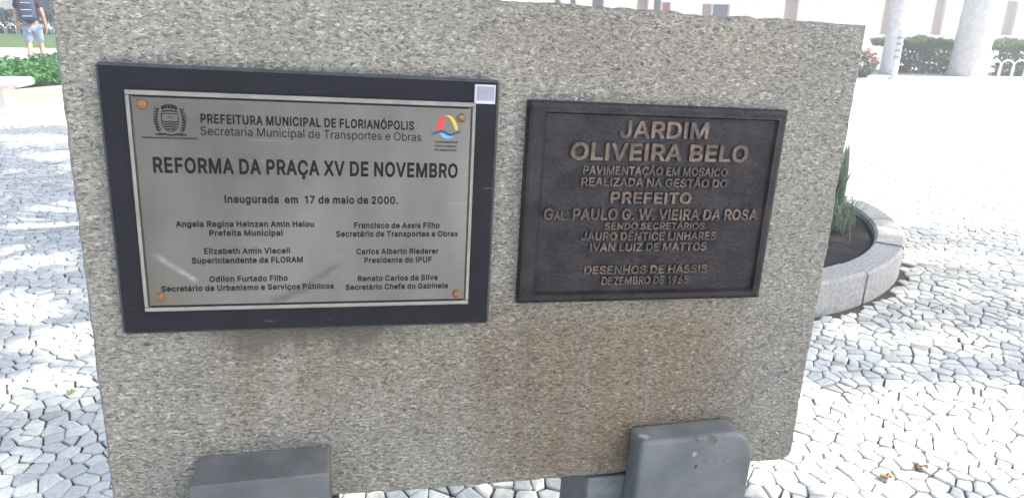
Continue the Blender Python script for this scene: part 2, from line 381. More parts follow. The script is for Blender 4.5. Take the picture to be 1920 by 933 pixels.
def prism(bm, poly, y0, y1):
    """polygon in XZ, extruded from y0 (front) to y1 (back)"""
    a = [bm.verts.new((x, y0, z)) for x, z in poly]; b = [bm.verts.new((x, y1, z)) for x, z in poly]
    bm.faces.new(a); bm.faces.new(b[::-1]); n = len(poly)
    for i in range(n): bm.faces.new((a[i], b[i], b[(i + 1) % n], a[(i + 1) % n]))
    return bm

# ------------------------------------------------------------------ setting: ground
def ground():
    bm = bmesh.new()
    vs = [bm.verts.new(p) for p in ((-600, -600, 0), (600, -600, 0), (600, 900, 0), (-600, 900, 0))]
    bm.faces.new(vs)
    tag(link('pavement', bm, M['paving']), kind='structure')
ground()

def mosaic():
    r = random.Random(5); sx, sy = 0.075, 0.060
    X0, X1, Y0, Y1 = -7.2, 6.2, 0.35, 8.2
    def seen(x, y, m):
        d = Vector((x, y, -1.6)); z = d.dot(cam_f)
        if z < 0.2: return False
        return abs(d.dot(cam_x) / z) < 0.7265 + m and d.dot(cam_y) / z > -0.353 - m
    nx, ny = int((X1 - X0) / sx), int((Y1 - Y0) / sy)
    P = {}
    for i in range(nx):
        for j in range(ny):
            x, y = X0 + (i + 0.5 * (j % 2)) * sx, Y0 + j * sy
            x += 0.03 * noise.noise(Vector((x * 1.2, y * 1.2, 3))); y += 0.05 * noise.noise(Vector((x * 0.9, y * 0.9, 7)))
            P[i, j] = (x + r.gauss(0, 0.27) * sx, y + r.gauss(0, 0.26) * sy)
    V, F = [], []
    for (i, j), (px, py) in P.items():
        if not seen(px, py, 0.30) or (px - 1.0) ** 2 + (py - 5.2) ** 2 < 1.80 ** 2: continue
        q = 0.11; poly = [(-q, -q), (q, -q), (q, q), (-q, q)]
        jw = 0.0022 + 0.0036 * r.random() ** 2
        for di in (-2, -1, 0, 1, 2):
            for dj in (-2, -1, 0, 1, 2):
                n = P.get((i + di, j + dj))
                if n is None or (di == 0 and dj == 0): continue
                dx, dy = n[0] - px, n[1] - py; L = math.hypot(dx, dy)
                if L > 0.26 or L < 1e-6: continue
                ux, uy = dx / L, dy / L; lim = L / 2 - jw; out = []; m = len(poly)
                ds = [a * ux + b * uy - lim for a, b in poly]
                if max(ds) <= 0: continue
                for k in range(m):
                    a, b = poly[k], poly[(k + 1) % m]; da, db = ds[k], ds[(k + 1) % m]
                    if da <= 0: out.append(a)
                    if (da < 0 < db) or (db < 0 < da):
                        t = da / (da - db); out.append((a[0] + t * (b[0] - a[0]), a[1] + t * (b[1] - a[1])))
                poly = out
                if len(poly) < 3: break
            if len(poly) < 3: break
        if len(poly) < 3: continue
        # knock the corners off and roughen the outline
        rim = []; m = len(poly)
        for k in range(m):
            a, b = poly[k], poly[(k + 1) % m]
            if math.hypot(b[0] - a[0], b[1] - a[1]) < 0.006: continue
            for t in (0.08, 0.5, 0.92): rim.append((a[0] + t * (b[0] - a[0]) + r.gauss(0, 0.0011), a[1] + t * (b[1] - a[1]) + r.gauss(0, 0.0011)))
        if len(rim) < 6: continue
        cx = sum(a for a, b in rim) / len(rim); cy = sum(b for a, b in rim) / len(rim)
        h = 0.014 + r.uniform(-0.004, 0.004); tx, ty = r.gauss(0, 0.03), r.gauss(0, 0.03); n = len(rim); b0 = len(V)
        for f, dz in ((1.0, -1), (0.998, 0.0026), (0.95, 0.0005), (0.6, 0.0)):
            for a, b in rim:
                x, y = cx + (a - cx) * f, cy + (b - cy) * f
                V.append((px + x, py + y, 0.0 if dz < 0 else h - dz + tx * x + ty * y + r.gauss(0, 0.0004)))
        V.append((px + cx, py + cy, h + 0.0006 + tx * cx + ty * cy)); c = len(V) - 1
        for g in range(3):
            for k in range(n):
                k2 = (k + 1) % n; o = b0 + g * n; F.append((o + k, o + k2, o + n + k2, o + n + k))
        for k in range(n): F.append((b0 + 3 * n + k, b0 + 3 * n + (k + 1) % n, c))
    o = link('mosaic_paving', (V, F), M['stone'], smooth=True); tag(o, kind='structure')
    # joint sand under the setts
    bm = bmesh.new(); v = [bm.verts.new(p) for p in ((-1.6, 0.3, 0.0045), (1.6, 0.3, 0.0045), (6.2, 5.2, 0.0045), (6.2, 8.2, 0.0045), (-7.2, 8.2, 0.0045), (-7.2, 6.2, 0.0045))]; bm.faces.new(v)
    tag(link('joint_sand', bm, M['sand']), kind='structure')
mosaic()

def glare_haze():  # added volume standing in for the backlit glare that whitens the far right
    t = bpy.data.materials.new('glare_haze'); t.use_nodes = True; n = t.node_tree.nodes; n.clear()
    o = n.new('ShaderNodeOutputMaterial'); v = n.new('ShaderNodeVolumePrincipled')
    v.inputs['Color'].default_value = (0.95, 0.96, 1.0, 1); v.inputs['Density'].default_value = 0.024; v.inputs['Anisotropy'].default_value = 0.7
    t.node_tree.links.new(v.outputs[0], o.inputs['Volume'])
    bm = bmesh.new(); box(bm, -70, 75, -8, 90, -1.0, 12.6)
    tag(link('glare_haze', bm, t), kind='stuff')
glare_haze()

# ------------------------------------------------------------------ granite slab and its frame of reference
ax = Vector((0.9755, 0.2146, -0.0484)).normalized(); up = Vector((0.0381, 0.0519, 0.9979)); up = (up - ax * up.dot(ax)).normalized()
inn = up.cross(ax)
SO = Vector((0.0154, 1.4080, 1.5262))
SM = Matrix(((ax.x, inn.x, up.x, SO.x), (ax.y, inn.y, up.y, SO.y), (ax.z, inn.z, up.z, SO.z), (0, 0, 0, 1)))
def slab_mx(u, d, v): return SM @ Matrix.Translation((u, d, v))

def slab():
    pts = []
    def edge(a, b, n, amp, seed):
        for i in range(n):
            t = i / n; x = a[0] + (b[0] - a[0]) * t; z = a[1] + (b[1] - a[1]) * t
            w = amp * (noise.noise(Vector((x * 9, z * 9, seed))) + 0.6 * noise.noise(Vector((x * 31, z * 31, seed + 3))) + 0.35 * noise.noise(Vector((x * 80, z * 80, seed + 6))))
            dx, dz = b[0] - a[0], b[1] - a[1]; L = math.hypot(dx, dz)
            k = min(1, t * 8, (1 - t) * 8)
            pts.append((x + dz / L * w * k, z - dx / L * w * k))
    TL, TR, BR, BL = (-0.8136, 0.0793), (0.7461, 0.0835), (0.7565, -0.966), (-0.805, -0.966)
    BR1, BR2 = (0.757, -0.944), (0.733, -0.967)
    edge(TL, TR, 150, 0.0065, 1.0); edge(TR, BR1, 100, 0.0045, 2.0)
    edge(BR1, (0.752, -0.958), 3, 0.0, 3.0); edge((0.752, -0.958), BR2, 4, 0.001, 3.0)
    edge(BR2, BL, 150, 0.004, 4.0); edge(BL, TL, 100, 0.003, 5.0)
    cz = Vector((-0.03, -0.44))
    def inset(d):
        out = []
        for x, z in pts:
            out.append((x - math.copysign(d, x - cz.x) * min(1, max(0, abs(x - cz.x) - 0.74 + 0.04) / 0.04 if abs(x - cz.x) > 0.7 else 0),
                        z - math.copysign(d, z - cz.y) * (1 if abs(z - cz.y) > 0.48 else 0)))
        return out
    bm = bmesh.new(); n = len(pts)
    rings = []
    for d, y in ((0.006, 0.0), (0.0, 0.006), (0.0, 0.214), (0.006, 0.22)):
        rings.append([bm.verts.new((x, y, z)) for x, z in inset(d)])
    for a, b in zip(rings, rings[1:]):
        for i in range(n): bm.faces.new((a[i], b[i], b[(i + 1) % n], a[(i + 1) % n]))
    bm.faces.new(rings[0]); bm.faces.new(rings[-1][::-1])
    o = link('granite_slab', bm, M['granite'], mx=slab_mx(0, 0, 0))
    tag(o, 'big rough grey granite slab carrying both commemorative plaques', 'monument')
slab()

# painted concrete supports
def support(u0, u1, z0, z1, base, cut, label, mat, dep):
    root = empty('concrete_support', mx=slab_mx((u0 + u1) / 2, 0.08, -1.60))
    cu = (u0 + u1) / 2
    def loc(bm, name, bev, seg):
        es = [e for e in bm.edges]
        bmesh.ops.recalc_face_normals(bm, faces=bm.faces)
        bmesh.ops.bevel(bm, geom=es, offset=bev, segments=seg, profile=0.6, affect='EDGES', clamp_overlap=True)
        for v in bm.verts:
            v.co += Vector((-cu, -0.08, 1.60))
            nn = noise.noise_vector(v.co * 9.0); v.co += nn * 0.0015
        return link(name, bm, mat, root, smooth=True)
    # lug: upright holding the slab from the front
    poly = [(u0 - 0.004, -1.60), (u0, z0), (u1 - cut, z1)]
    if cut > 0.03: poly += [(u1 - 0.018, z1 - 0.022), (u1, z1 - 0.055)]
    else: poly += [(u1, z1 - cut * 0.8)]
    poly += [(u1 + 0.002, -1.60)]
    bm = bmesh.new(); prism(bm, poly, -dep, -0.003)
    loc(bm, 'retaining_lug', 0.013, 4)
    bm = bmesh.new(); prism(bm, [(base[0], -1.60), (base[0], -0.975), (base[1], -0.975), (base[1], -1.60)], 0.002, 0.205)
    loc(bm, 'base_block', 0.008, 3)
    tag(root, label, 'support', 'painted supports under the slab')
    return root
support(-0.634, -0.372, -0.842, -0.834, (-0.67, -0.36), 0.006, 'grey painted concrete support holding the slab below the steel plaque', M['paint'], 0.108)
support(0.306, 0.594, -0.838, -0.828, (0.218, 0.62), 0.05, 'grey pitted concrete support with chipped corners below the bronze plaque', M['paintpitted'], 0.075)

# ------------------------------------------------------------------ lettering
GLYPHS = eval("".join((
    "{'regular':{'H':(520,[[61,-1,58,5,59,507,65,510,121,510,127,507,128,295,129,291,385,290,389,291,390,295,391,507,397,510,457,509,460,503,459,1,453,-2,397,-2,391,1,390,225,389,229,133,230,129,229,128,225,127,1,121,-2]]),'M':(631,[[61,-1,58,5,59,507,65,510,147,510,151,509,155,505,279,187,301,123,311,91,313,85,315,84,317,87,351,189,473,505,477,509,481,510,567,509,570,503,569,1,563,-2,509,-2,505,-1,502,3,503,412,501,411,499,405,447,263,345,3,339,-2,291,-2,284,1,279,13,169,289,127,407,125,413,123,414,124,3,123,1,119,-2]]),'O':(536,[[247,-7,229,-6,187,5,151,23,125,42,91,78,66,119,51,161,42,201,38,261,40,269,42,307,51,347,61,375,73,401,89,427,112,455,121,464,149,485,187,503,225,514,273,518,309,514,347,503,385,485,414,463,445,428,468,389,483,347,492,307,492,291,494,285,494,225,492,217,492,201,483,161,469,123,443,78,416,47,383,23,347,5,307,-6,291,-6,283,-8],[252,57,279,56,309,61,349,79,382,107,407,146,423,195,426,239,428,247,423,313,407,362,381,404,349,431,311,447,269,454,221,447,185,431,154,405,127,363,110,311,110,297,106,269,106,237,108,231,111,195,127,145,151,109,165,94,187,76,225,61]]),'S':(450,[[205,-9,171,-6,129,7,93,28,63,59,45,95,37,133,37,135,41,138,103,137,108,131,121,99,127,87,167,61,215,52,233,52,287,63,321,88,328,95,344,139,329,179,295,203,241,221,185,237,127,259,84,289,59,325,56,335,50,371,54,403,57,415,75,450,105,480,137,499,183,514,231,518,259,514,273,514,311,501,317,499,351,478,378,451,382,445,395,417,402,385,401,379,395,376,337,377,335,379,323,413,301,435,267,451,237,456,217,456,167,445,132,419,118,379,118,367,121,353,133,335,172,309,213,295,263,281,313,265,358,241,397,197,410,135,405,99,390,67,374,47,356,29,323,9,281,-5,241,-10]]),'T':(452,[[195,-1,192,5,192,447,187,450,33,451,30,457,31,507,37,510,417,509,420,503,420,455,417,451,265,450,260,447,260,3,259,1,255,-2]]),'a':(392,[[151,-9,95,3,47,45,33,75,28,107,41,159,62,181,78,195,115,209,129,214,175,222,231,228,263,237,274,257,265,295,241,319,203,328,191,328,157,322,145,317,120,301,105,278,99,273,49,287,43,289,41,293,79,348,135,377,193,386,237,382,285,362,322,323,325,315,340,247,340,3,339,1,335,-2,279,-1,276,3,276,45,275,48,273,49,253,24,215,-1,169,-10],[158,49,175,48,227,61,260,93,274,137,273,184,271,185,261,181,233,174,173,166,135,157,105,137,94,105,105,73,129,55]]),'b':(427,[[225,-9,171,3,138,29,122,51,117,55,115,54,114,51,114,5,111,-1,59,-2,53,1,52,503,55,509,109,510,115,507,117,324,122,327,139,350,173,375,227,386,263,382,275,379,313,363,337,342,347,332,363,307,373,290,377,277,388,243,392,183,388,153,388,135,371,83,348,45,313,15,275,-3,233,-10],[204,51,231,50,251,52,279,68,313,117,326,185,326,193,315,255,311,265,301,280,277,310,253,323,223,328,189,323,161,309,127,261,116,199,116,179,126,119,129,113,163,67,189,53]]),'c':(399,[[201,-9,157,-3,128,9,117,15,107,22,78,49,54,85,39,131,32,191,38,243,53,287,78,327,107,354,117,361,129,367,159,380,209,386,259,379,306,357,343,320,363,277,359,274,303,261,287,289,272,307,239,324,209,328,189,326,175,323,147,309,111,260,108,249,98,187,108,125,113,113,147,67,175,53,203,48,211,48,245,55,269,67,289,88,301,113,305,117,309,118,359,105,362,103,363,99,343,56,305,19,261,-3,211,-10]]),'d':(427,[[189,-9,149,-3,111,15,76,47,53,85,36,137,36,153,32,183,36,241,53,291,78,333,113,363,149,379,191,386,199,386,253,375,286,349,302,327,307,321,309,322,311,507,317,510,371,509,374,503,373,1,367,-2,315,-1,312,5,312,53,309,56,305,54,288,29,253,3,197,-10],[188,51,215,50,233,52,259,65,264,69,297,115,310,187,300,253,297,263,293,270,261,311,237,323,209,328,173,323,149,311,144,307,111,261,98,191,108,131,113,115,146,67,173,53]]),'e':(407,[[205,-9,159,-3,125,11,107,22,78,49,53,89,38,133,32,183,37,241,53,289,78,327,112,359,132,369,155,379,203,386,267,375,321,342,359,281,374,189,374,171,373,169,369,166,102,165,102,155,113,105,129,82,137,74,153,63,215,48,251,54,257,57,284,75,305,105,311,106,365,93,366,89,337,38,287,5,275,0,215,-10],[102,223,299,222,303,223,304,227,295,269,263,311,239,323,203,328,171,323,144,309,111,269,102,231]]),'i':(170,[[55,-1,52,5,52,375,53,377,",
    "57,380,111,380,115,377,116,373,116,3,115,1,111,-2],[81,443,53,454,41,479,40,483,50,507,55,514,85,525,114,513,117,509,128,483,121,466,114,453,89,443]]),'l':(173,[[57,-1,54,5,54,527,55,529,59,532,113,532,117,529,118,525,118,3,117,1,113,-2]]),'n':(413,[[55,-1,52,5,53,377,59,380,111,379,114,375,115,322,117,323,124,335,153,364,189,381,229,386,296,371,323,350,343,322,356,283,356,265,360,235,359,1,353,-2,301,-2,295,1,294,237,287,275,271,303,246,321,219,326,207,326,159,313,130,285,127,277,116,227,115,1,109,-2]]),'o':(418,[[201,-9,157,-3,128,9,117,15,107,22,78,49,54,85,39,131,32,191,38,243,53,287,78,327,107,354,117,361,129,367,159,380,211,386,257,379,287,367,301,360,336,329,361,291,377,245,383,187,380,147,378,133,373,119,361,85,336,47,301,16,287,9,255,-4,213,-10],[200,49,211,48,241,53,267,67,272,71,305,117,317,187,305,257,271,306,267,309,241,323,209,328,175,323,145,308,111,259,98,187,111,117,145,69,175,53]]),'p':(427,[[55,-145,52,-139,53,377,59,380,111,379,114,373,114,325,115,322,117,321,139,350,168,373,175,376,233,386,275,379,313,363,346,333,363,307,373,289,388,243,388,225,392,195,388,135,371,83,348,45,313,15,275,-3,233,-10,227,-10,173,3,139,28,122,51,117,53,115,-143,109,-146],[204,51,231,50,251,52,279,68,313,117,326,185,326,193,315,255,311,265,301,280,277,310,253,323,223,328,189,323,161,309,127,261,116,199,116,179,126,119,129,113,163,67,189,53]]),'r':(262,[[55,-1,52,5,53,377,59,380,111,379,114,375,115,328,121,334,128,347,136,355,152,369,161,373,179,381,203,386,243,385,246,379,246,327,243,321,239,320,233,322,205,324,161,313,154,309,128,281,116,235,116,3,115,1,111,-2]]),'s':(368,[[177,-9,113,1,74,27,59,41,35,93,41,97,89,108,93,107,97,103,107,80,124,63,177,48,193,48,219,53,241,63,259,81,266,103,252,135,211,153,147,169,103,185,76,203,69,210,51,239,46,267,46,287,48,301,64,333,115,371,187,386,256,373,301,340,325,291,319,287,269,276,265,279,241,315,222,325,195,330,159,328,133,315,117,299,112,283,112,275,125,247,129,243,173,225,229,211,279,193,307,172,325,145,328,139,333,107,327,73,315,49,286,19,261,5,185,-10]]),'t':(230,[[161,-5,125,1,99,15,89,22,71,51,64,87,64,321,59,324,9,324,7,325,4,329,4,373,7,379,59,380,64,383,64,467,65,469,69,472,121,472,127,469,128,385,129,381,201,380,203,379,206,375,206,331,203,325,133,324,128,321,128,99,131,87,137,65,143,61,169,52,183,52,199,56,203,54,205,49,214,9,213,3,207,-1,189,-6]]),'u':(413,[[175,-5,117,9,95,24,84,35,69,57,55,97,52,123,53,377,59,380,111,380,115,377,116,141,121,107,138,77,157,63,163,59,171,57,199,52,249,65,281,97,294,153,295,377,301,380,357,379,360,373,359,1,353,-2,299,-1,296,3,295,58,293,57,286,45,257,15,223,-1,195,-6]])},'medium':{'.':(206,[[89,-13,61,-1,54,5,41,35,40,45,50,71,59,82,87,95,101,96,129,84,136,79,151,45,152,39,140,9,133,0,101,-13]]),'1':(398,[[209,-9,203,-4,202,1,201,427,199,428,193,423,106,359,91,349,87,348,81,350,76,357,76,429,84,439,193,517,277,518,284,513,286,507,286,-1,283,-6,277,-10]]),'5':(471,[[201,-15,173,-11,137,1,105,22,73,56,58,85,54,99,50,123,51,133,59,140,125,139,133,131,147,96,170,75,185,68,213,62,225,62,271,75,302,105,305,113,316,157,314,177,303,217,280,243,267,253,219,266,213,266,171,257,135,238,129,236,67,242,59,248,58,271,70,365,78,449,82,471,84,501,87,511,92,517,97,518,369,517,375,512,376,507,376,451,369,443,165,442,160,439,147,323,149,321,151,322,175,335,223,344,235,344,297,331,350,295,355,289,389,235,402,165,395,113,379,73,349,32,313,5,271,-11,237,-16]]),'6':(471,[[209,-15,179,-11,138,5,108,27,100,35,75,69,59,113,54,151,54,167,62,207,71,243,121,333,242,513,249,518,321,518,329,511,329,501,207,323,208,321,211,320,229,324,243,324,281,319,319,305,347,284,358,273,379,245,394,205,400,157,394,109,375,65,353,34,315,5,275,-12,245,-16],[220,61,229,60,239,63,273,73,277,76,303,105,316,157,303,209,290,225,273,241,227,254,179,241,151,214,147,205,136,159,145,119,150,103,179,73]]),'9':(471,[[127,-9,121,-3,121,5,231,165,245,187,243,188,229,186,197,186,173,189,129,207,96,233,75,263,58,303,56,333,54,339,54,359,59,399,75,439,97,470,107,480,139,503,177,519,217,526,235,526,277,51",
    "9,315,503,345,480,355,470,379,435,394,397,400,347,383,267,325,165,212,-1,201,-10],[222,255,227,254,273,267,288,281,303,299,316,349,305,397,303,403,294,415,273,436,229,448,221,448,183,437,177,434,163,420,149,403,136,353,143,321,150,297,179,267]]),'A':(498,[[13,-9,7,-4,6,1,13,23,190,509,195,516,199,518,279,517,287,509,297,483,471,9,471,-3,466,-9,461,-10,395,-10,388,-7,385,-3,341,119,335,131,147,132,143,131,141,127,103,19,93,-6,89,-9,85,-10],[172,209,303,208,307,209,308,211,281,287,255,365,241,411,239,414,237,413,235,407,223,367,173,217]]),'B':(474,[[57,-9,51,-4,50,1,51,511,56,517,61,518,259,518,293,514,333,501,366,477,391,446,401,421,406,403,408,369,397,317,384,301,359,276,343,268,341,265,369,254,410,209,413,201,428,141,428,129,423,97,409,63,381,29,349,9,305,-6,267,-8,259,-10],[137,67,239,66,291,73,323,89,339,109,344,133,341,147,331,179,303,207,259,218,247,220,137,219,136,215,136,71],[137,295,231,294,285,307,314,333,325,373,321,393,317,403,305,421,280,435,269,438,239,442,137,441,136,437,136,299]]),'C':(528,[[243,-15,225,-14,183,-3,147,15,120,35,92,63,77,83,62,107,51,133,43,153,38,173,32,203,32,231,30,239,32,305,43,355,62,401,83,436,117,472,145,493,183,511,221,522,255,526,275,526,345,513,407,480,457,423,481,357,481,345,473,338,405,339,397,347,378,393,351,419,311,439,267,446,237,442,225,439,187,421,159,397,137,363,118,307,118,293,114,265,114,241,116,235,118,201,139,143,160,111,187,87,229,69,259,64,271,64,313,71,351,90,379,119,397,161,405,169,473,170,481,163,482,153,457,87,424,47,404,27,343,-6,281,-16]]),'D':(520,[[57,-9,51,-4,50,1,51,511,56,517,61,518,249,518,255,516,273,516,319,505,357,487,408,447,443,395,459,355,470,307,470,279,472,271,470,203,459,155,443,115,425,85,418,75,385,42,376,35,355,21,311,3,269,-8,243,-8,235,-10],[137,67,209,66,233,70,265,72,273,75,313,91,343,114,369,153,383,199,386,217,386,233,388,241,388,269,384,309,369,358,345,393,315,418,273,435,259,438,221,442,141,442,137,441,136,71]]),'E':(437,[[57,-9,51,-4,50,1,51,511,56,517,61,518,375,517,381,512,382,507,382,451,375,443,141,442,137,441,136,301,137,297,359,295,366,287,366,229,363,222,359,219,355,218,137,217,136,213,136,71,137,67,141,66,379,65,386,57,385,-3,380,-9,375,-10]]),'F':(428,[[57,-9,51,-4,50,1,51,511,56,517,61,518,373,517,379,512,380,507,380,451,373,443,141,442,137,441,137,289,141,288,349,287,356,279,356,219,351,212,345,210,137,209,136,205,135,-3,127,-10]]),'G':(538,[[245,-15,225,-14,185,-3,143,17,114,39,81,76,60,111,43,155,32,203,30,269,32,277,32,305,45,361,63,403,83,435,96,451,119,474,138,489,181,511,219,522,253,526,271,526,345,513,409,478,459,419,483,355,483,345,475,338,405,339,399,345,377,390,354,415,311,437,265,446,225,439,187,421,158,397,137,363,118,307,118,293,114,265,114,241,116,235,118,201,139,143,160,111,185,88,231,68,263,64,303,66,341,81,361,96,370,105,383,122,389,135,399,163,402,175,402,185,397,188,280,189,274,197,274,255,276,261,283,266,481,265,488,257,488,193,481,137,461,87,423,40,381,9,331,-9,287,-16]]),'H':(535,[[57,-9,51,-4,50,1,50,507,52,513,59,518,125,518,130,517,135,511,136,303,137,299,377,298,381,299,382,303,383,511,391,518,457,518,463,516,467,511,468,507,468,1,466,-5,459,-10,393,-10,388,-9,383,-3,382,217,381,221,141,222,137,221,136,217,135,-3,127,-10]]),'I':(203,[[57,-9,51,-4,50,1,50,509,54,515,59,518,127,518,134,513,136,507,136,-1,132,-7,127,-10]]),'J':(414,[[169,-15,120,-7,74,21,59,36,43,59,29,95,24,129,25,175,33,182,97,182,103,180,108,173,108,145,115,107,131,81,153,67,185,61,207,64,217,67,241,82,255,107,262,147,262,509,265,514,271,518,339,517,345,512,346,507,346,135,341,95,327,58,305,30,285,15,249,-7,199,-16]]),'L':(411,[[57,-9,51,-4,50,1,50,509,54,515,59,518,127,518,134,513,136,507,136,69,141,66,365,65,372,57,372,-1,367,-8,361,-10]]),'M':(646,[[57,-9,51,-4,50,1,50,507,53,514,57,517,61,518,151,518,156,517,163,509,287,191,311,121,313,115,315,114,317,117,349,209,465,509,475,518,567,518,574,515,577,511,578,507,578,1,575,-6,569,-10,503,-10,497,-6,494,-1,493,356,491,355,487,345,455,259,353,-1,347,-8,343,-10,287,-10,281,-8,275,-1,161,28",
    "5,135,357,133,358,132,-1,128,-7,123,-10]]),'N':(541,[[57,-9,51,-4,50,1,50,507,52,513,57,517,61,518,139,518,146,513,353,187,387,131,389,130,390,509,393,514,399,518,463,518,469,516,473,511,474,507,474,1,472,-5,467,-9,463,-10,385,-10,378,-5,189,291,139,375,133,382,132,365,134,355,134,301,136,291,136,-1,132,-7,127,-10]]),'O':(551,[[243,-15,225,-14,183,-3,147,15,121,34,83,74,58,115,43,157,34,197,32,235,30,241,30,267,32,273,32,293,36,321,43,351,53,379,65,405,81,431,105,460,117,472,145,493,183,511,221,522,255,526,279,526,313,522,351,511,389,493,418,471,453,432,477,390,492,349,500,311,500,295,502,289,502,219,500,213,500,197,491,157,477,119,451,74,421,40,387,15,351,-3,311,-14,295,-14,287,-16],[256,65,275,64,305,69,345,87,374,111,399,150,415,199,418,243,420,251,415,309,399,358,373,399,345,423,307,439,267,446,227,440,211,433,189,423,161,400,135,359,118,307,118,293,114,265,114,241,116,235,119,199,135,149,159,112,185,88,191,84,229,69]]),'P':(463,[[57,-9,51,-4,50,1,51,511,56,517,61,518,253,518,293,513,335,497,365,476,380,461,399,435,413,397,418,365,418,331,416,311,405,275,397,257,376,229,342,201,335,197,293,181,253,178,245,176,137,175,136,171,135,-3,127,-10],[137,253,231,252,279,263,295,268,322,297,324,301,332,341,332,353,322,399,293,428,281,432,231,442,137,441,136,437,136,257]]),'R':(467,[[57,-9,51,-4,50,1,51,511,56,517,61,518,257,518,293,514,337,499,375,472,397,441,402,433,416,397,416,381,418,373,418,331,415,305,397,263,371,230,337,207,331,205,331,201,433,13,437,5,437,-3,429,-10,348,-9,343,-3,335,11,241,186,235,188,141,188,137,187,136,183,135,-3,127,-10],[137,265,227,264,291,276,295,278,322,303,326,311,334,353,325,395,322,403,297,428,285,432,231,442,137,441,136,437,136,269]]),'S':(465,[[201,-17,167,-14,125,-1,89,20,56,53,52,59,37,91,28,131,29,140,37,146,107,145,115,137,129,103,135,93,171,69,219,60,229,60,283,71,318,97,334,137,333,143,323,171,291,195,237,213,181,229,127,249,84,277,75,286,51,321,42,365,42,379,49,419,65,451,103,489,133,507,179,522,219,526,237,526,243,524,277,522,321,507,331,501,355,486,386,455,403,421,410,389,410,377,408,373,401,368,333,369,327,375,315,409,298,427,263,443,233,448,221,448,171,437,144,417,137,407,127,377,129,357,141,340,176,317,217,303,267,289,317,273,363,248,405,201,418,145,418,129,414,97,395,59,382,43,360,21,327,1,283,-14,245,-18]]),'T':(467,[[191,-9,185,-4,184,1,184,439,179,442,29,443,22,451,23,511,28,517,33,518,421,517,427,512,428,507,428,451,421,443,273,442,268,439,268,-1,265,-6,259,-10]]),'U':(535,[[247,-17,199,-12,179,-5,151,5,112,31,102,41,75,77,57,119,50,165,51,511,56,517,61,518,125,518,133,511,134,183,149,125,153,115,164,99,187,81,223,67,259,62,295,67,327,78,350,95,367,117,384,187,384,509,387,514,393,518,461,517,467,512,468,507,468,173,461,121,445,81,410,35,367,5,319,-12,269,-18]]),'V':(498,[[201,-9,193,-1,187,15,9,497,6,505,7,511,15,518,83,518,89,516,95,509,203,207,237,103,241,95,245,103,279,207,385,511,393,518,465,517,471,512,472,507,465,483,289,-1,283,-8,279,-10]]),'W':(704,[[151,-9,145,-3,141,11,11,487,6,507,7,511,10,515,17,518,83,518,87,516,93,509,167,223,191,125,193,121,195,123,197,131,219,219,295,509,301,516,305,518,379,518,385,516,392,507,467,219,489,129,491,121,493,120,593,511,598,517,603,518,671,518,677,514,679,511,680,505,675,487,543,7,539,-3,536,-7,529,-10,455,-10,450,-9,445,-3,363,301,345,371,343,375,340,371,323,301,240,-1,235,-8,231,-10]]),'Z':(456,[[39,-9,32,-1,33,51,259,383,299,439,298,441,295,442,39,442,34,445,30,451,31,512,36,517,41,518,402,517,408,509,407,459,179,125,138,69,139,67,143,66,401,66,406,63,410,57,409,-4,404,-9,399,-10]]),'Á':(498,[[13,-9,7,-4,6,1,13,23,190,509,195,516,199,518,279,517,287,509,297,483,471,9,471,-3,466,-9,461,-10,395,-10,388,-7,385,-3,341,119,335,131,147,132,143,131,141,127,103,19,93,-6,89,-9,85,-10],[172,209,303,208,307,209,308,211,281,287,255,365,241,411,239,414,237,413,235,407,223,367,173,217],[211,549,205,555,205,565,238,639,249,659,255,666,261,668,327,668,331,667,336,663,338,657,335,649,269,550,263,548]]),'Ã':(498,[[13,-9,7,-4,6,1,13,23,190,509,195,51",
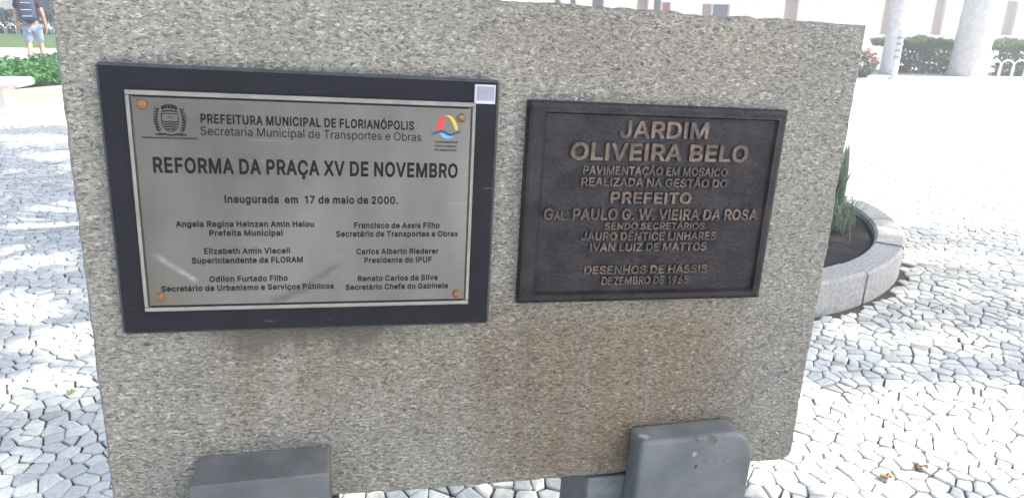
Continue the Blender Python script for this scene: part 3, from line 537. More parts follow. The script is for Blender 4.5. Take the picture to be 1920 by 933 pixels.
    "6,199,518,279,517,287,509,297,483,471,9,471,-3,466,-9,461,-10,395,-10,388,-7,385,-3,341,119,335,131,147,132,143,131,141,127,103,19,93,-6,89,-9,85,-10],[172,209,303,208,307,209,308,211,281,287,255,365,241,411,239,414,237,413,235,407,223,367,173,217],[139,567,133,573,132,585,145,631,157,644,169,653,193,658,221,654,265,633,275,631,281,633,287,649,295,656,339,656,347,649,348,639,335,595,325,582,311,571,291,566,265,568,255,571,215,589,205,592,201,591,197,588,193,573,187,567]]),'Ç':(528,[[225,-155,218,-147,218,-111,220,-105,227,-100,265,-100,279,-97,287,-94,289,-89,288,-85,285,-81,277,-78,267,-76,239,-76,235,-74,231,-69,230,-65,236,-23,235,-15,183,-3,147,15,120,35,92,63,77,83,62,107,51,133,43,153,38,173,32,203,32,231,30,239,32,305,43,355,62,401,83,436,117,472,145,493,183,511,221,522,255,526,275,526,345,513,407,480,457,423,481,357,481,345,473,338,405,339,397,347,378,393,351,419,311,439,267,446,237,442,225,439,187,421,159,397,137,363,118,307,118,293,114,265,114,241,116,235,118,201,139,143,160,111,187,87,229,69,259,64,271,64,313,71,351,90,379,119,397,161,405,169,473,170,481,163,482,153,457,87,424,47,405,28,345,-5,299,-12,295,-15,295,-25,335,-37,342,-43,353,-59,358,-81,358,-95,353,-117,346,-127,329,-143,305,-154,287,-154,279,-156]]),'Ê':(437,[[57,-9,51,-4,50,1,51,511,56,517,61,518,375,517,381,512,382,507,382,451,375,443,141,442,137,441,136,301,137,297,359,295,366,287,366,229,363,222,359,219,355,218,137,217,136,213,136,71,137,67,141,66,379,65,386,57,385,-3,380,-9,375,-10],[107,555,101,561,101,574,168,651,183,666,187,668,252,667,268,651,336,573,338,569,337,561,329,554,263,555,254,563,224,601,217,605,210,599,173,555]]),'Í':(203,[[57,-9,51,-4,50,1,50,509,54,515,59,518,127,518,134,513,136,507,136,-1,132,-7,127,-10],[43,549,37,555,37,563,80,655,89,666,95,668,161,668,165,667,170,663,172,659,171,653,103,550,97,548]]),'Ó':(551,[[243,-15,225,-14,183,-3,147,15,121,34,83,74,58,115,43,157,34,197,32,235,30,241,30,267,32,273,32,293,36,321,43,351,53,379,65,405,81,431,105,460,117,472,145,493,183,511,221,522,255,526,279,526,313,522,351,511,389,493,418,471,453,432,477,390,492,349,500,311,500,295,502,289,502,219,500,213,500,197,491,157,477,119,451,74,421,40,387,15,351,-3,311,-14,295,-14,287,-16],[256,65,275,64,305,69,345,87,374,111,399,150,415,199,418,243,420,251,415,309,399,358,373,399,345,423,307,439,267,446,227,440,211,433,189,423,161,400,135,359,118,307,118,293,114,265,114,241,116,235,119,199,135,149,159,112,185,88,191,84,229,69],[237,549,231,555,231,563,274,655,283,666,289,668,353,668,357,667,362,663,364,659,363,651,303,559,295,550,289,548]])},'bold':{'.':(232,[[93,-29,83,-27,63,-19,45,-8,35,9,27,29,24,41,27,53,35,73,45,90,55,97,67,103,81,109,95,112,109,109,119,105,137,97,145,92,155,75,165,51,167,41,165,31,155,7,145,-10,137,-15,107,-27]]),'0':(497,[[215,-31,165,-23,123,-1,115,4,89,30,71,53,45,105,32,147,24,199,24,225,22,233,22,275,24,283,24,309,30,351,41,391,46,407,77,466,116,505,159,530,183,536,229,542,289,531,331,509,339,504,357,486,383,455,407,407,419,367,424,345,430,301,430,207,420,143,407,101,383,53,360,25,337,3,289,-23,237,-32],[222,77,229,76,241,78,259,85,274,95,289,115,306,155,318,251,306,355,292,389,278,409,268,419,251,429,227,434,199,427,181,416,165,395,148,357,136,265,136,241,144,189,146,163,151,145,161,121,166,111,184,91,201,81]]),'1':(424,[[213,-25,203,-23,194,-17,189,-9,186,3,186,395,183,397,181,396,97,335,79,334,69,340,62,351,60,363,60,425,63,437,71,448,185,530,201,534,273,534,285,531,293,526,299,517,302,505,302,3,299,-10,293,-18,285,-23,271,-26]]),'2':(497,[[65,-25,55,-23,49,-19,41,-9,38,5,38,43,41,57,60,81,142,167,260,295,287,337,294,371,285,405,273,416,261,425,225,434,185,423,164,403,151,353,145,344,137,339,123,336,71,336,57,339,49,344,43,353,40,367,47,413,61,449,67,460,84,481,100,497,129,517,173,535,219,542,231,542,277,535,315,521,352,495,360,487,385,455,399,423,406,385,406,367,396,311,361,251,348,233,292,169,214,87,213,83,385,82,399,79,407,74,413,66,416,53,416,5,413,-9,408,-17,399,-23,385,-26]]),'5':(497,[[205,-31,167,-25,130,-13,9",
    "6,9,76,29,59,51,43,83,34,127,37,139,42,147,50,153,63,156,117,156,131,153,143,143,147,137,159,107,169,96,183,85,219,76,261,87,288,113,291,119,301,161,299,173,290,207,270,231,261,239,223,249,209,250,177,243,140,223,127,220,61,228,49,237,44,245,42,267,54,361,62,445,66,467,68,497,73,517,79,526,87,531,101,534,361,534,375,531,383,526,389,517,392,503,392,457,390,445,384,435,375,429,361,426,179,426,174,423,166,361,167,350,175,350,229,360,301,346,364,303,403,241,417,163,409,107,393,67,361,22,319,-9,283,-23,265,-28,233,-32]]),'6':(497,[[213,-31,173,-25,133,-9,96,17,88,25,61,63,51,89,42,119,38,163,55,243,63,261,113,349,231,524,241,531,253,534,317,534,329,531,339,523,343,517,345,507,343,495,239,343,241,340,247,338,287,333,325,319,339,310,368,285,393,251,407,213,412,189,415,157,412,123,405,95,392,63,360,19,321,-9,283,-25,241,-32],[218,77,231,76,261,85,267,88,280,101,290,115,300,153,300,161,291,197,280,213,263,228,229,238,223,238,197,231,186,227,163,203,152,163,152,153,161,117,163,112,187,87]]),'7':(497,[[99,-25,89,-23,83,-19,75,-10,73,1,75,13,281,423,280,425,277,426,67,426,53,429,45,434,39,442,36,455,36,503,39,517,45,526,53,531,67,534,387,534,401,531,409,526,415,518,418,505,418,453,415,439,189,-9,184,-17,176,-23,163,-26]]),'9':(497,[[131,-25,121,-23,111,-15,106,-7,107,11,203,151,213,165,213,169,169,174,135,187,117,197,91,216,79,230,58,261,45,295,42,307,38,355,45,405,61,445,88,483,96,491,133,517,171,533,221,542,261,538,283,533,321,517,357,490,371,474,393,441,408,403,412,381,415,347,397,261,339,159,222,-13,209,-23,197,-26],[222,271,229,270,261,279,269,284,280,295,290,309,300,349,291,391,284,403,265,423,227,433,189,423,172,407,161,391,152,353,161,311,164,305,187,281]]),'A':(524,[[17,-25,7,-23,-3,-15,-8,-7,-7,11,176,515,185,527,191,531,203,534,271,534,285,531,294,525,301,515,311,489,485,15,488,3,485,-9,480,-17,472,-23,459,-26,397,-26,385,-23,378,-19,371,-9,327,113,325,115,157,116,152,113,109,-9,104,-17,95,-23,83,-26],[193,225,281,224,285,225,286,227,239,361,237,359,235,353,209,275,195,235,192,227]]),'B':(500,[[61,-25,51,-23,42,-17,37,-9,34,5,34,503,37,517,42,525,50,531,63,534,255,534,299,528,339,515,377,488,401,458,407,448,415,427,422,399,424,373,411,311,376,269,408,235,425,214,435,175,444,137,444,131,437,91,426,61,415,44,394,19,355,-5,311,-20,285,-24,263,-24,255,-26],[153,83,243,82,289,89,309,98,315,102,325,117,328,129,328,139,319,169,295,193,253,204,153,203,152,199,152,87],[153,311,235,310,277,321,296,337,301,345,310,375,303,397,295,409,271,422,243,426,153,425,152,421,152,315]]),'C':(554,[[247,-31,229,-30,177,-17,141,1,109,24,72,63,48,101,29,147,16,207,14,265,16,273,16,301,29,361,43,396,59,425,73,448,92,469,105,482,139,507,177,525,225,538,269,542,351,527,419,490,466,437,472,427,495,363,498,351,495,339,490,331,482,325,469,322,413,322,399,325,390,331,383,341,369,375,362,387,341,407,309,423,299,426,269,430,233,426,197,409,169,386,151,357,134,307,130,269,130,239,132,231,132,217,135,199,153,149,170,123,197,99,229,85,255,80,275,80,307,85,341,102,367,128,383,167,389,176,399,183,413,186,467,186,479,184,491,175,495,169,498,157,493,139,471,81,460,65,434,35,416,17,351,-19,277,-32]]),'D':(546,[[61,-25,51,-23,42,-17,37,-9,34,5,34,503,37,517,42,525,50,531,63,534,243,534,251,532,269,532,325,519,363,501,377,492,419,458,457,401,473,361,486,303,486,275,488,267,486,207,473,149,457,109,430,65,397,32,361,7,323,-9,265,-24,239,-24,233,-26],[153,83,211,82,267,89,297,101,311,108,336,129,355,159,368,201,372,235,372,275,368,309,355,352,335,382,307,405,263,422,225,426,157,426,152,423,152,87]]),'E':(463,[[61,-25,51,-23,42,-17,37,-9,34,5,34,503,37,517,43,526,51,531,65,534,367,534,381,531,389,526,395,517,398,503,398,457,396,445,390,435,381,429,367,426,157,426,153,425,152,317,153,313,351,312,365,309,374,303,380,293,382,281,382,233,379,219,374,211,365,205,353,202,153,201,152,197,152,87,153,83,157,82,371,82,385,79,393,74,399,66,402,53,402,5,399,-9,394,-17,385,-23,371,-26]]),'F':(454,[[61,-25,51,-23,42,-17,37,-9,34,5,34,503,37,517,43,526,51,531,65,534,365,534,379,531,387,526,",
    "393,517,396,503,396,457,394,445,388,435,379,429,365,426,157,426,153,425,152,421,152,309,153,305,341,304,355,301,363,296,369,288,372,275,372,225,369,211,364,203,356,197,343,194,153,193,152,189,152,5,149,-9,144,-17,136,-23,123,-26]]),'G':(564,[[249,-31,229,-30,179,-17,137,3,103,28,72,63,46,105,29,149,16,207,14,265,16,273,16,301,31,367,49,409,73,447,86,463,107,484,127,499,139,507,175,525,223,538,267,542,351,527,421,488,460,443,473,425,497,361,499,351,498,341,489,329,483,325,471,322,413,322,401,324,389,332,363,381,344,403,305,423,269,430,261,430,231,425,197,409,170,387,150,355,134,307,132,277,130,271,130,237,135,199,149,157,169,125,196,99,225,87,257,80,285,80,303,83,333,95,355,111,367,127,375,141,383,163,384,171,287,172,274,175,266,181,261,189,258,203,258,253,261,265,265,271,277,280,289,282,473,282,487,279,496,273,502,263,504,251,504,197,495,131,475,81,435,30,387,-5,337,-23,283,-32]]),'H':(561,[[61,-25,51,-23,42,-17,37,-9,34,5,34,503,37,517,41,524,51,531,63,534,123,534,136,531,144,525,149,517,152,503,152,319,153,315,361,314,365,315,366,319,366,503,369,517,374,525,382,531,395,534,455,534,467,531,474,527,481,517,484,503,484,5,481,-9,477,-16,467,-23,455,-26,395,-26,382,-23,374,-17,369,-9,366,5,366,201,365,205,157,206,153,205,152,201,152,5,149,-9,144,-17,136,-23,123,-26]]),'I':(229,[[61,-25,51,-23,42,-17,37,-9,34,5,34,505,37,518,43,526,51,531,65,534,123,534,135,531,143,526,149,517,152,505,152,3,149,-10,143,-18,135,-23,121,-26]]),'J':(440,[[173,-31,115,-21,63,11,49,24,29,53,15,89,8,133,8,169,11,181,16,189,24,195,37,198,93,198,107,195,115,190,121,181,124,169,124,141,128,115,142,91,159,81,185,76,211,81,229,92,241,113,246,143,246,503,248,515,257,527,263,531,275,534,331,534,345,531,353,526,359,517,362,503,362,139,355,89,341,53,337,46,313,16,291,1,255,-21,195,-32]]),'L':(437,[[61,-25,51,-23,42,-17,37,-9,34,5,34,505,37,518,43,526,51,531,65,534,123,534,135,531,143,526,149,517,152,505,153,83,157,82,357,82,371,79,380,73,386,63,388,51,388,3,385,-9,380,-17,371,-23,359,-26]]),'M':(672,[[61,-25,51,-23,42,-17,37,-9,34,5,34,503,37,517,42,525,51,531,63,534,147,534,161,531,173,522,179,511,301,197,309,175,315,163,317,165,335,215,449,511,455,522,467,531,481,534,565,534,577,531,585,526,591,517,594,503,594,5,591,-9,586,-17,577,-23,565,-26,507,-26,494,-23,486,-17,481,-9,478,5,477,268,473,263,367,-7,361,-16,351,-23,337,-26,291,-26,279,-24,269,-18,261,-8,153,263,149,268,148,5,145,-9,140,-17,132,-23,119,-26]]),'N':(567,[[61,-25,51,-23,42,-17,37,-9,34,5,34,503,37,517,41,524,51,531,65,534,135,534,147,531,156,525,357,209,371,187,373,187,374,503,377,517,382,525,390,531,403,534,461,534,473,531,480,527,487,517,490,503,490,5,487,-9,483,-16,473,-23,459,-26,389,-26,377,-23,368,-17,175,285,155,318,153,321,151,321,152,5,150,-7,144,-17,133,-24,121,-26]]),'O':(577,[[247,-31,229,-30,177,-17,141,1,109,24,74,61,46,105,29,151,18,201,14,261,16,269,18,307,29,357,39,385,51,411,67,437,94,471,105,482,139,507,177,525,225,538,273,542,309,538,329,533,357,525,391,510,429,482,463,444,490,399,505,357,516,307,516,291,518,283,518,225,516,217,516,201,506,153,491,113,461,62,433,30,393,1,357,-17,307,-30,291,-30,283,-32],[252,81,279,80,309,87,335,99,364,123,385,156,399,199,402,239,404,247,399,309,385,351,363,387,338,409,325,415,301,425,269,430,231,425,199,411,172,389,149,353,134,307,130,269,130,237,132,231,134,201,149,154,170,123,196,99,229,85]]),'P':(489,[[61,-25,51,-23,42,-17,37,-9,34,5,34,503,37,517,42,525,50,531,63,534,249,534,299,527,341,511,377,486,390,473,413,441,427,403,434,363,434,333,427,293,411,251,388,219,362,197,341,183,299,167,287,164,271,164,241,160,153,159,152,155,152,5,149,-9,144,-17,136,-23,123,-26],[153,269,233,268,281,279,287,282,309,307,318,347,312,379,308,391,285,414,275,418,235,426,153,425,152,421,152,273]]),'R':(493,[[61,-25,51,-23,42,-17,37,-9,34,5,34,503,37,517,42,525,50,531,63,534,253,534,299,528,343,513,387,482,411,447,430,403,434,371,434,335,429,299,411,257,389,226,382,219,354,201,351,197,361,177,450,15,453,1,451,-9,446,-17,438,-23,425,-26,357,-26,343,-23,335,-18,3",
    "29,-9,231,171,157,172,153,171,152,167,152,5,149,-9,144,-17,136,-23,123,-26],[153,281,231,280,286,291,299,302,310,313,312,317,318,347,318,357,311,389,309,394,289,414,279,418,235,426,153,425,152,421,152,285]]),'S':(491,[[205,-33,161,-28,119,-15,77,10,46,41,38,53,23,85,13,135,15,145,19,152,31,160,43,162,99,162,113,159,122,153,129,143,143,109,146,103,179,83,215,76,233,76,275,85,307,109,318,139,315,149,308,165,285,181,231,199,169,217,121,235,99,249,67,272,41,309,36,317,28,357,26,375,35,425,55,464,89,498,127,521,151,529,183,538,231,542,283,536,321,523,337,515,367,496,397,466,417,427,426,385,423,369,418,361,410,355,397,352,341,352,327,355,317,363,313,369,301,401,288,415,261,427,253,429,237,432,219,432,177,423,156,407,151,401,143,377,142,367,144,361,153,350,183,331,223,317,273,303,323,287,374,259,404,227,419,207,432,151,434,135,427,89,412,57,405,46,392,31,372,11,333,-13,291,-27,243,-34]]),'T':(493,[[195,-25,185,-23,176,-17,171,-9,168,3,168,423,163,426,37,426,23,429,15,434,9,442,6,455,6,503,9,517,15,526,23,531,37,534,413,534,427,531,435,526,441,518,444,505,444,455,441,443,434,433,427,429,415,426,289,426,284,423,284,3,281,-10,275,-18,267,-23,253,-26]]),'U':(561,[[251,-33,203,-28,173,-19,145,-9,101,21,92,29,61,71,43,113,34,169,34,503,37,517,43,526,51,531,65,534,119,534,131,532,141,526,147,517,150,503,150,181,163,131,167,121,179,105,197,93,233,80,263,78,271,80,285,80,307,87,321,93,339,106,353,125,367,181,368,503,371,517,376,525,384,531,397,534,453,534,467,531,475,526,481,517,484,503,484,177,475,115,457,71,430,35,421,24,379,-5,373,-9,325,-26,285,-32,271,-32,263,-34]]),'V':(524,[[205,-25,195,-23,189,-19,179,-7,-5,491,-9,507,-7,517,-1,526,7,531,21,534,81,534,93,531,105,521,115,499,217,213,239,149,241,147,243,149,371,517,376,525,384,531,397,534,457,534,471,531,479,526,485,517,487,507,485,495,303,-7,293,-19,287,-23,275,-26]]),'W':(730,[[155,-25,145,-23,136,-17,131,-9,127,5,-7,497,-8,515,-2,525,7,531,19,534,79,534,91,531,97,527,107,515,193,186,195,187,197,195,281,515,291,527,297,531,309,534,377,534,389,531,395,527,405,515,490,187,493,185,579,517,584,525,592,531,605,534,667,534,679,531,687,526,693,517,695,507,689,481,557,1,553,-9,548,-17,539,-23,527,-26,457,-26,444,-23,436,-17,431,-9,351,287,345,309,343,312,340,307,253,-9,248,-17,240,-23,227,-26]]),'X':(518,[[19,-25,9,-23,-1,-15,-6,-7,-5,11,157,243,168,261,7,497,6,515,12,525,21,531,35,534,103,534,115,531,122,527,181,441,233,362,237,357,239,357,283,423,356,527,363,531,375,534,439,534,453,531,461,526,468,515,469,505,467,495,308,263,479,11,480,-7,474,-17,465,-23,451,-26,385,-26,373,-23,366,-19,353,-4,279,103,239,163,237,164,235,163,185,89,109,-18,101,-23,89,-26]]),'Z':(482,[[43,-25,33,-23,27,-19,19,-9,16,5,16,43,19,57,268,423,267,425,263,426,45,426,31,429,23,434,17,442,14,455,14,505,17,517,21,523,31,531,45,534,393,534,407,531,413,527,421,517,424,505,424,467,421,453,169,85,170,83,173,82,395,82,409,79,417,74,423,66,426,53,426,3,423,-9,419,-15,409,-23,395,-26]]),'a':(433,[[151,-33,85,-19,37,20,25,35,11,65,4,107,19,169,26,179,61,212,69,217,89,225,119,236,175,246,229,252,247,257,248,267,243,283,231,296,223,300,201,304,189,304,167,300,155,295,137,283,123,262,116,255,109,251,97,249,45,263,33,267,27,271,19,281,17,291,18,301,39,333,63,366,125,399,193,410,247,404,293,385,301,380,340,339,347,325,364,247,364,5,362,-7,353,-19,347,-23,335,-26,283,-26,271,-24,261,-18,253,-6,251,-6,223,-24,169,-34],[158,73,173,72,209,81,217,84,238,105,241,110,250,141,249,152,197,144,187,144,147,136,127,124,120,107,121,99,125,89,139,78]]),'b':(468,[[225,-33,161,-19,139,-2,137,-3,135,-9,128,-19,121,-23,109,-26,59,-26,47,-24,37,-18,31,-9,28,5,28,503,31,517,37,526,45,531,59,534,111,534,123,531,133,523,137,517,140,505,141,385,147,387,163,397,227,410,263,406,285,401,324,385,358,355,365,348,385,317,395,300,399,287,412,243,416,183,410,125,393,73,366,29,341,6,323,-7,285,-25,249,-32],[204,75,231,74,243,76,253,81,264,89,291,127,302,185,302,193,294,241,291,251,287,257,262,291,245,299,223,304,203,302,195,299,179,291,174,287,151,255,140,199,140",
    ",179,151,123,179,86,195,77]]),'c':(440,[[201,-33,147,-25,118,-13,107,-7,91,4,60,33,32,75,17,121,12,145,8,191,12,217,12,231,16,253,31,297,60,343,91,372,107,383,119,389,149,402,209,410,269,401,311,382,323,374,360,337,365,329,385,289,387,279,386,269,380,259,371,253,303,237,293,239,285,244,279,253,267,275,258,287,235,299,211,304,203,304,187,301,165,291,159,286,133,250,130,237,122,187,133,127,164,85,181,77,203,72,211,72,235,77,255,87,269,103,279,123,284,131,295,139,307,142,369,127,378,121,385,112,387,99,385,89,361,41,322,1,271,-25,211,-34]]),'d':(468,[[189,-33,139,-25,95,-3,81,8,58,31,31,74,14,127,8,183,12,241,15,253,31,301,59,347,69,358,103,385,139,401,161,406,199,410,263,397,283,382,285,383,286,503,289,518,294,525,302,531,315,534,367,534,381,531,389,526,395,517,398,503,398,5,395,-9,389,-18,379,-24,367,-26,317,-26,305,-23,297,-18,291,-9,289,-3,287,-2,269,-15,257,-21,197,-34],[188,75,217,74,229,77,247,86,275,127,286,187,275,254,250,287,244,293,231,299,209,304,201,304,179,299,161,290,133,251,122,191,132,131,135,125,163,86,179,77]]),'e':(448,[[205,-33,149,-25,115,-11,91,4,60,33,31,79,16,123,8,183,12,239,15,251,31,299,60,343,96,377,122,391,147,402,203,410,257,402,277,397,338,359,381,291,398,189,398,171,395,159,390,151,382,145,369,142,135,142,131,141,130,135,135,115,153,92,163,85,213,72,247,79,267,92,287,122,295,127,307,130,375,115,383,110,389,101,391,91,389,81,359,29,352,19,293,-19,275,-24,215,-34],[132,247,271,246,275,247,276,249,273,260,246,293,229,301,203,304,183,301,161,291,137,263,133,257]]),'f':(298,[[83,-25,73,-23,64,-17,59,-9,56,3,56,297,51,300,9,300,-3,303,-12,309,-17,317,-20,329,-20,373,-18,385,-12,395,-3,401,9,404,51,404,55,405,56,437,72,493,78,503,89,514,123,541,137,546,185,556,219,554,239,549,253,545,260,541,268,529,268,513,251,459,245,450,235,444,225,443,201,448,180,445,175,439,168,417,168,407,171,404,225,404,237,401,246,395,251,387,254,375,254,331,251,317,246,309,237,303,223,300,173,300,168,297,168,5,166,-7,160,-17,149,-24,137,-26]]),'g':(469,[[195,-175,143,-168,123,-163,69,-131,58,-121,29,-81,27,-71,29,-59,35,-50,45,-43,89,-19,101,-17,111,-19,118,-23,141,-48,163,-63,199,-70,221,-70,239,-67,264,-55,279,-38,286,-3,285,5,281,5,263,-7,203,-20,183,-20,163,-18,141,-13,105,2,65,32,59,39,31,81,14,129,10,161,10,177,8,183,8,197,12,227,12,243,15,255,30,301,58,345,96,381,105,386,135,399,163,406,199,410,263,397,287,380,289,381,291,387,296,395,307,402,319,404,367,404,381,401,389,396,395,387,398,373,398,-13,391,-63,376,-97,368,-109,341,-136,327,-145,305,-158,293,-162,215,-176],[188,87,217,86,229,88,245,95,251,100,275,131,286,189,278,243,273,257,247,291,231,299,209,304,201,304,179,299,160,289,133,251,122,195,133,135,161,98,179,89]]),'h':(454,[[55,-25,45,-23,36,-17,31,-9,28,5,28,505,31,518,37,526,45,531,59,534,111,534,123,531,129,527,138,515,140,503,141,387,179,403,225,410,303,394,312,389,340,367,365,331,377,295,380,283,380,265,384,237,384,3,381,-9,376,-17,367,-23,355,-26,301,-26,289,-24,279,-18,273,-9,270,5,270,237,266,263,255,284,241,295,231,300,207,302,173,293,152,273,148,265,140,225,140,5,137,-9,132,-17,124,-23,111,-26]]),'i':(211,[[55,-25,45,-23,36,-17,31,-9,28,3,28,375,31,388,37,396,45,401,59,404,111,404,123,401,131,396,137,387,140,375,140,3,137,-10,131,-18,123,-23,109,-26],[81,419,65,423,45,431,37,436,31,445,19,469,16,483,19,497,27,515,38,531,47,537,67,545,85,549,95,547,121,537,131,530,139,519,149,495,152,483,149,471,143,457,131,436,121,430,99,421,87,418]]),'l':(214,[[57,-25,47,-23,38,-17,33,-9,30,5,30,527,33,540,39,548,47,553,61,556,113,556,125,553,134,547,139,539,142,525,142,3,139,-10,133,-18,125,-23,111,-26]]),'m':(654,[[55,-25,45,-23,36,-17,31,-9,28,5,28,373,31,387,37,396,45,401,57,404,109,404,121,401,127,397,137,384,139,384,160,399,167,401,217,412,223,412,257,406,271,401,305,380,319,362,373,399,439,412,507,395,533,378,546,365,565,337,575,311,580,293,580,279,584,253,584,5,581,-9,575,-18,567,-23,555,-26,499,-26,486,-23,478,-17,473,-9,470,5,470,257,465,279,456,293,439,301,421,304,387,296,369,277,362,251,362,5,359,-9,354,-17,34",
    "6,-23,333,-26,277,-26,265,-23,257,-18,251,-9,248,5,248,263,245,275,235,292,219,301,201,304,173,297,166,293,151,277,142,247,140,235,140,5,137,-9,132,-17,124,-23,111,-26]]),'n':(454,[[55,-25,45,-23,36,-17,31,-9,28,3,28,373,31,387,37,396,47,402,59,404,107,404,122,401,129,396,137,384,139,384,179,403,225,410,305,393,339,368,361,337,367,325,380,283,380,265,384,235,384,5,381,-9,376,-17,367,-23,353,-26,301,-26,289,-24,279,-18,273,-9,270,5,270,237,266,263,255,283,247,291,233,299,209,302,173,293,152,273,148,265,140,225,140,5,137,-9,132,-17,124,-23,111,-26]]),'o':(459,[[201,-33,147,-25,118,-13,107,-7,91,4,60,33,32,75,17,121,12,145,8,191,12,217,12,231,16,253,31,297,60,343,91,372,107,383,119,389,149,402,171,406,211,410,267,401,297,389,316,379,354,345,383,301,395,267,400,253,404,229,407,187,402,133,395,109,383,75,354,31,316,-3,297,-13,265,-26,213,-34],[200,73,211,72,235,77,255,88,283,129,293,187,283,245,279,253,259,282,253,289,235,299,209,304,189,302,180,299,163,290,153,278,133,249,122,187,130,137,133,127,137,121,164,85,181,77]]),'p':(468,[[55,-169,45,-167,36,-161,31,-153,28,-139,28,373,31,387,37,396,47,402,59,404,109,404,121,401,128,397,135,387,137,381,139,380,163,397,231,410,285,401,323,385,331,380,364,349,385,317,395,299,410,253,416,195,412,135,393,73,367,31,357,20,323,-7,285,-25,263,-30,227,-34,169,-21,163,-19,145,-7,141,-6,140,-139,137,-153,132,-161,124,-167,111,-170],[204,75,231,74,243,76,253,81,264,89,291,127,302,185,302,193,294,241,291,251,287,257,262,291,245,299,223,304,203,302,195,299,179,291,174,287,151,255,140,199,140,179,151,123,179,86,195,77]]),'r':(303,[[55,-25,45,-23,36,-17,31,-9,28,3,28,373,31,387,36,395,44,401,57,404,109,404,121,401,137,388,169,403,203,410,239,410,253,407,261,402,267,394,270,381,270,325,267,313,263,306,253,299,241,296,207,300,171,291,150,271,148,267,140,233,140,5,137,-9,132,-17,124,-23,111,-26]]),'s':(409,[[177,-33,103,-21,50,15,42,23,34,35,13,83,11,93,13,103,17,109,29,118,89,132,103,129,112,123,119,113,127,94,138,83,177,73,193,72,209,75,228,83,239,95,240,101,236,111,233,116,227,120,201,131,137,147,97,161,59,186,49,196,29,228,22,265,22,287,27,313,41,341,51,354,105,393,187,410,265,395,317,358,323,349,347,301,349,291,347,281,341,272,329,265,269,252,257,255,249,260,227,293,223,297,209,304,197,306,175,306,159,302,147,295,140,289,136,281,143,265,149,261,183,247,239,233,281,219,296,211,326,187,347,155,352,139,357,107,349,63,340,43,332,31,303,2,271,-17,185,-34]]),'t':(271,[[161,-29,115,-21,89,-7,72,5,49,41,40,87,40,297,37,300,9,300,-3,303,-11,308,-17,316,-20,329,-20,373,-17,387,-11,396,-3,401,9,404,35,404,39,405,40,465,43,479,48,487,56,493,69,496,123,496,135,493,142,489,149,479,152,467,153,405,157,404,201,404,213,401,221,396,227,388,230,375,230,329,227,317,222,309,213,303,201,300,157,300,152,297,152,101,157,83,159,81,175,76,183,76,199,80,211,77,220,71,227,59,238,5,235,-7,231,-14,217,-23,189,-30]]),'u':(454,[[175,-29,103,-11,79,6,66,19,45,51,32,89,28,123,28,373,31,387,37,396,45,401,59,404,109,404,121,402,131,396,137,387,140,373,140,141,142,123,146,111,158,91,173,81,199,76,233,85,239,88,259,109,266,135,270,155,270,373,273,387,278,395,286,401,299,404,353,404,367,401,375,396,381,387,384,373,384,5,381,-9,375,-18,365,-24,353,-26,303,-26,289,-23,283,-19,273,-6,271,-5,233,-23,195,-30]]),'v':(433,[[163,-25,153,-23,147,-19,139,-9,-3,359,-7,375,-5,387,0,395,8,401,21,404,81,404,93,401,104,393,113,375,191,159,193,153,195,152,279,383,285,394,295,401,307,404,365,404,379,401,387,396,393,387,395,377,393,365,251,-7,243,-18,233,-24,221,-26]]),'z':(424,[[43,-25,33,-23,27,-19,19,-9,16,5,16,43,19,57,200,293,197,296,53,296,39,299,31,304,25,312,22,325,22,375,25,387,29,394,39,401,53,404,329,404,343,401,350,397,357,387,360,375,360,335,357,321,178,85,181,82,335,82,349,79,357,74,363,66,366,53,366,3,363,-9,359,-16,349,-23,335,-26]]),'Á':(524,[[17,-25,7,-23,-3,-15,-8,-7,-7,11,175,513,183,526,191,531,199,533,202,535,191,549,189,559,191,571,197,585,235,665,245,677,251,681,265,684,323,684,337,681,345,676,351,667,353,657,351,647,283,543,276,535,2",
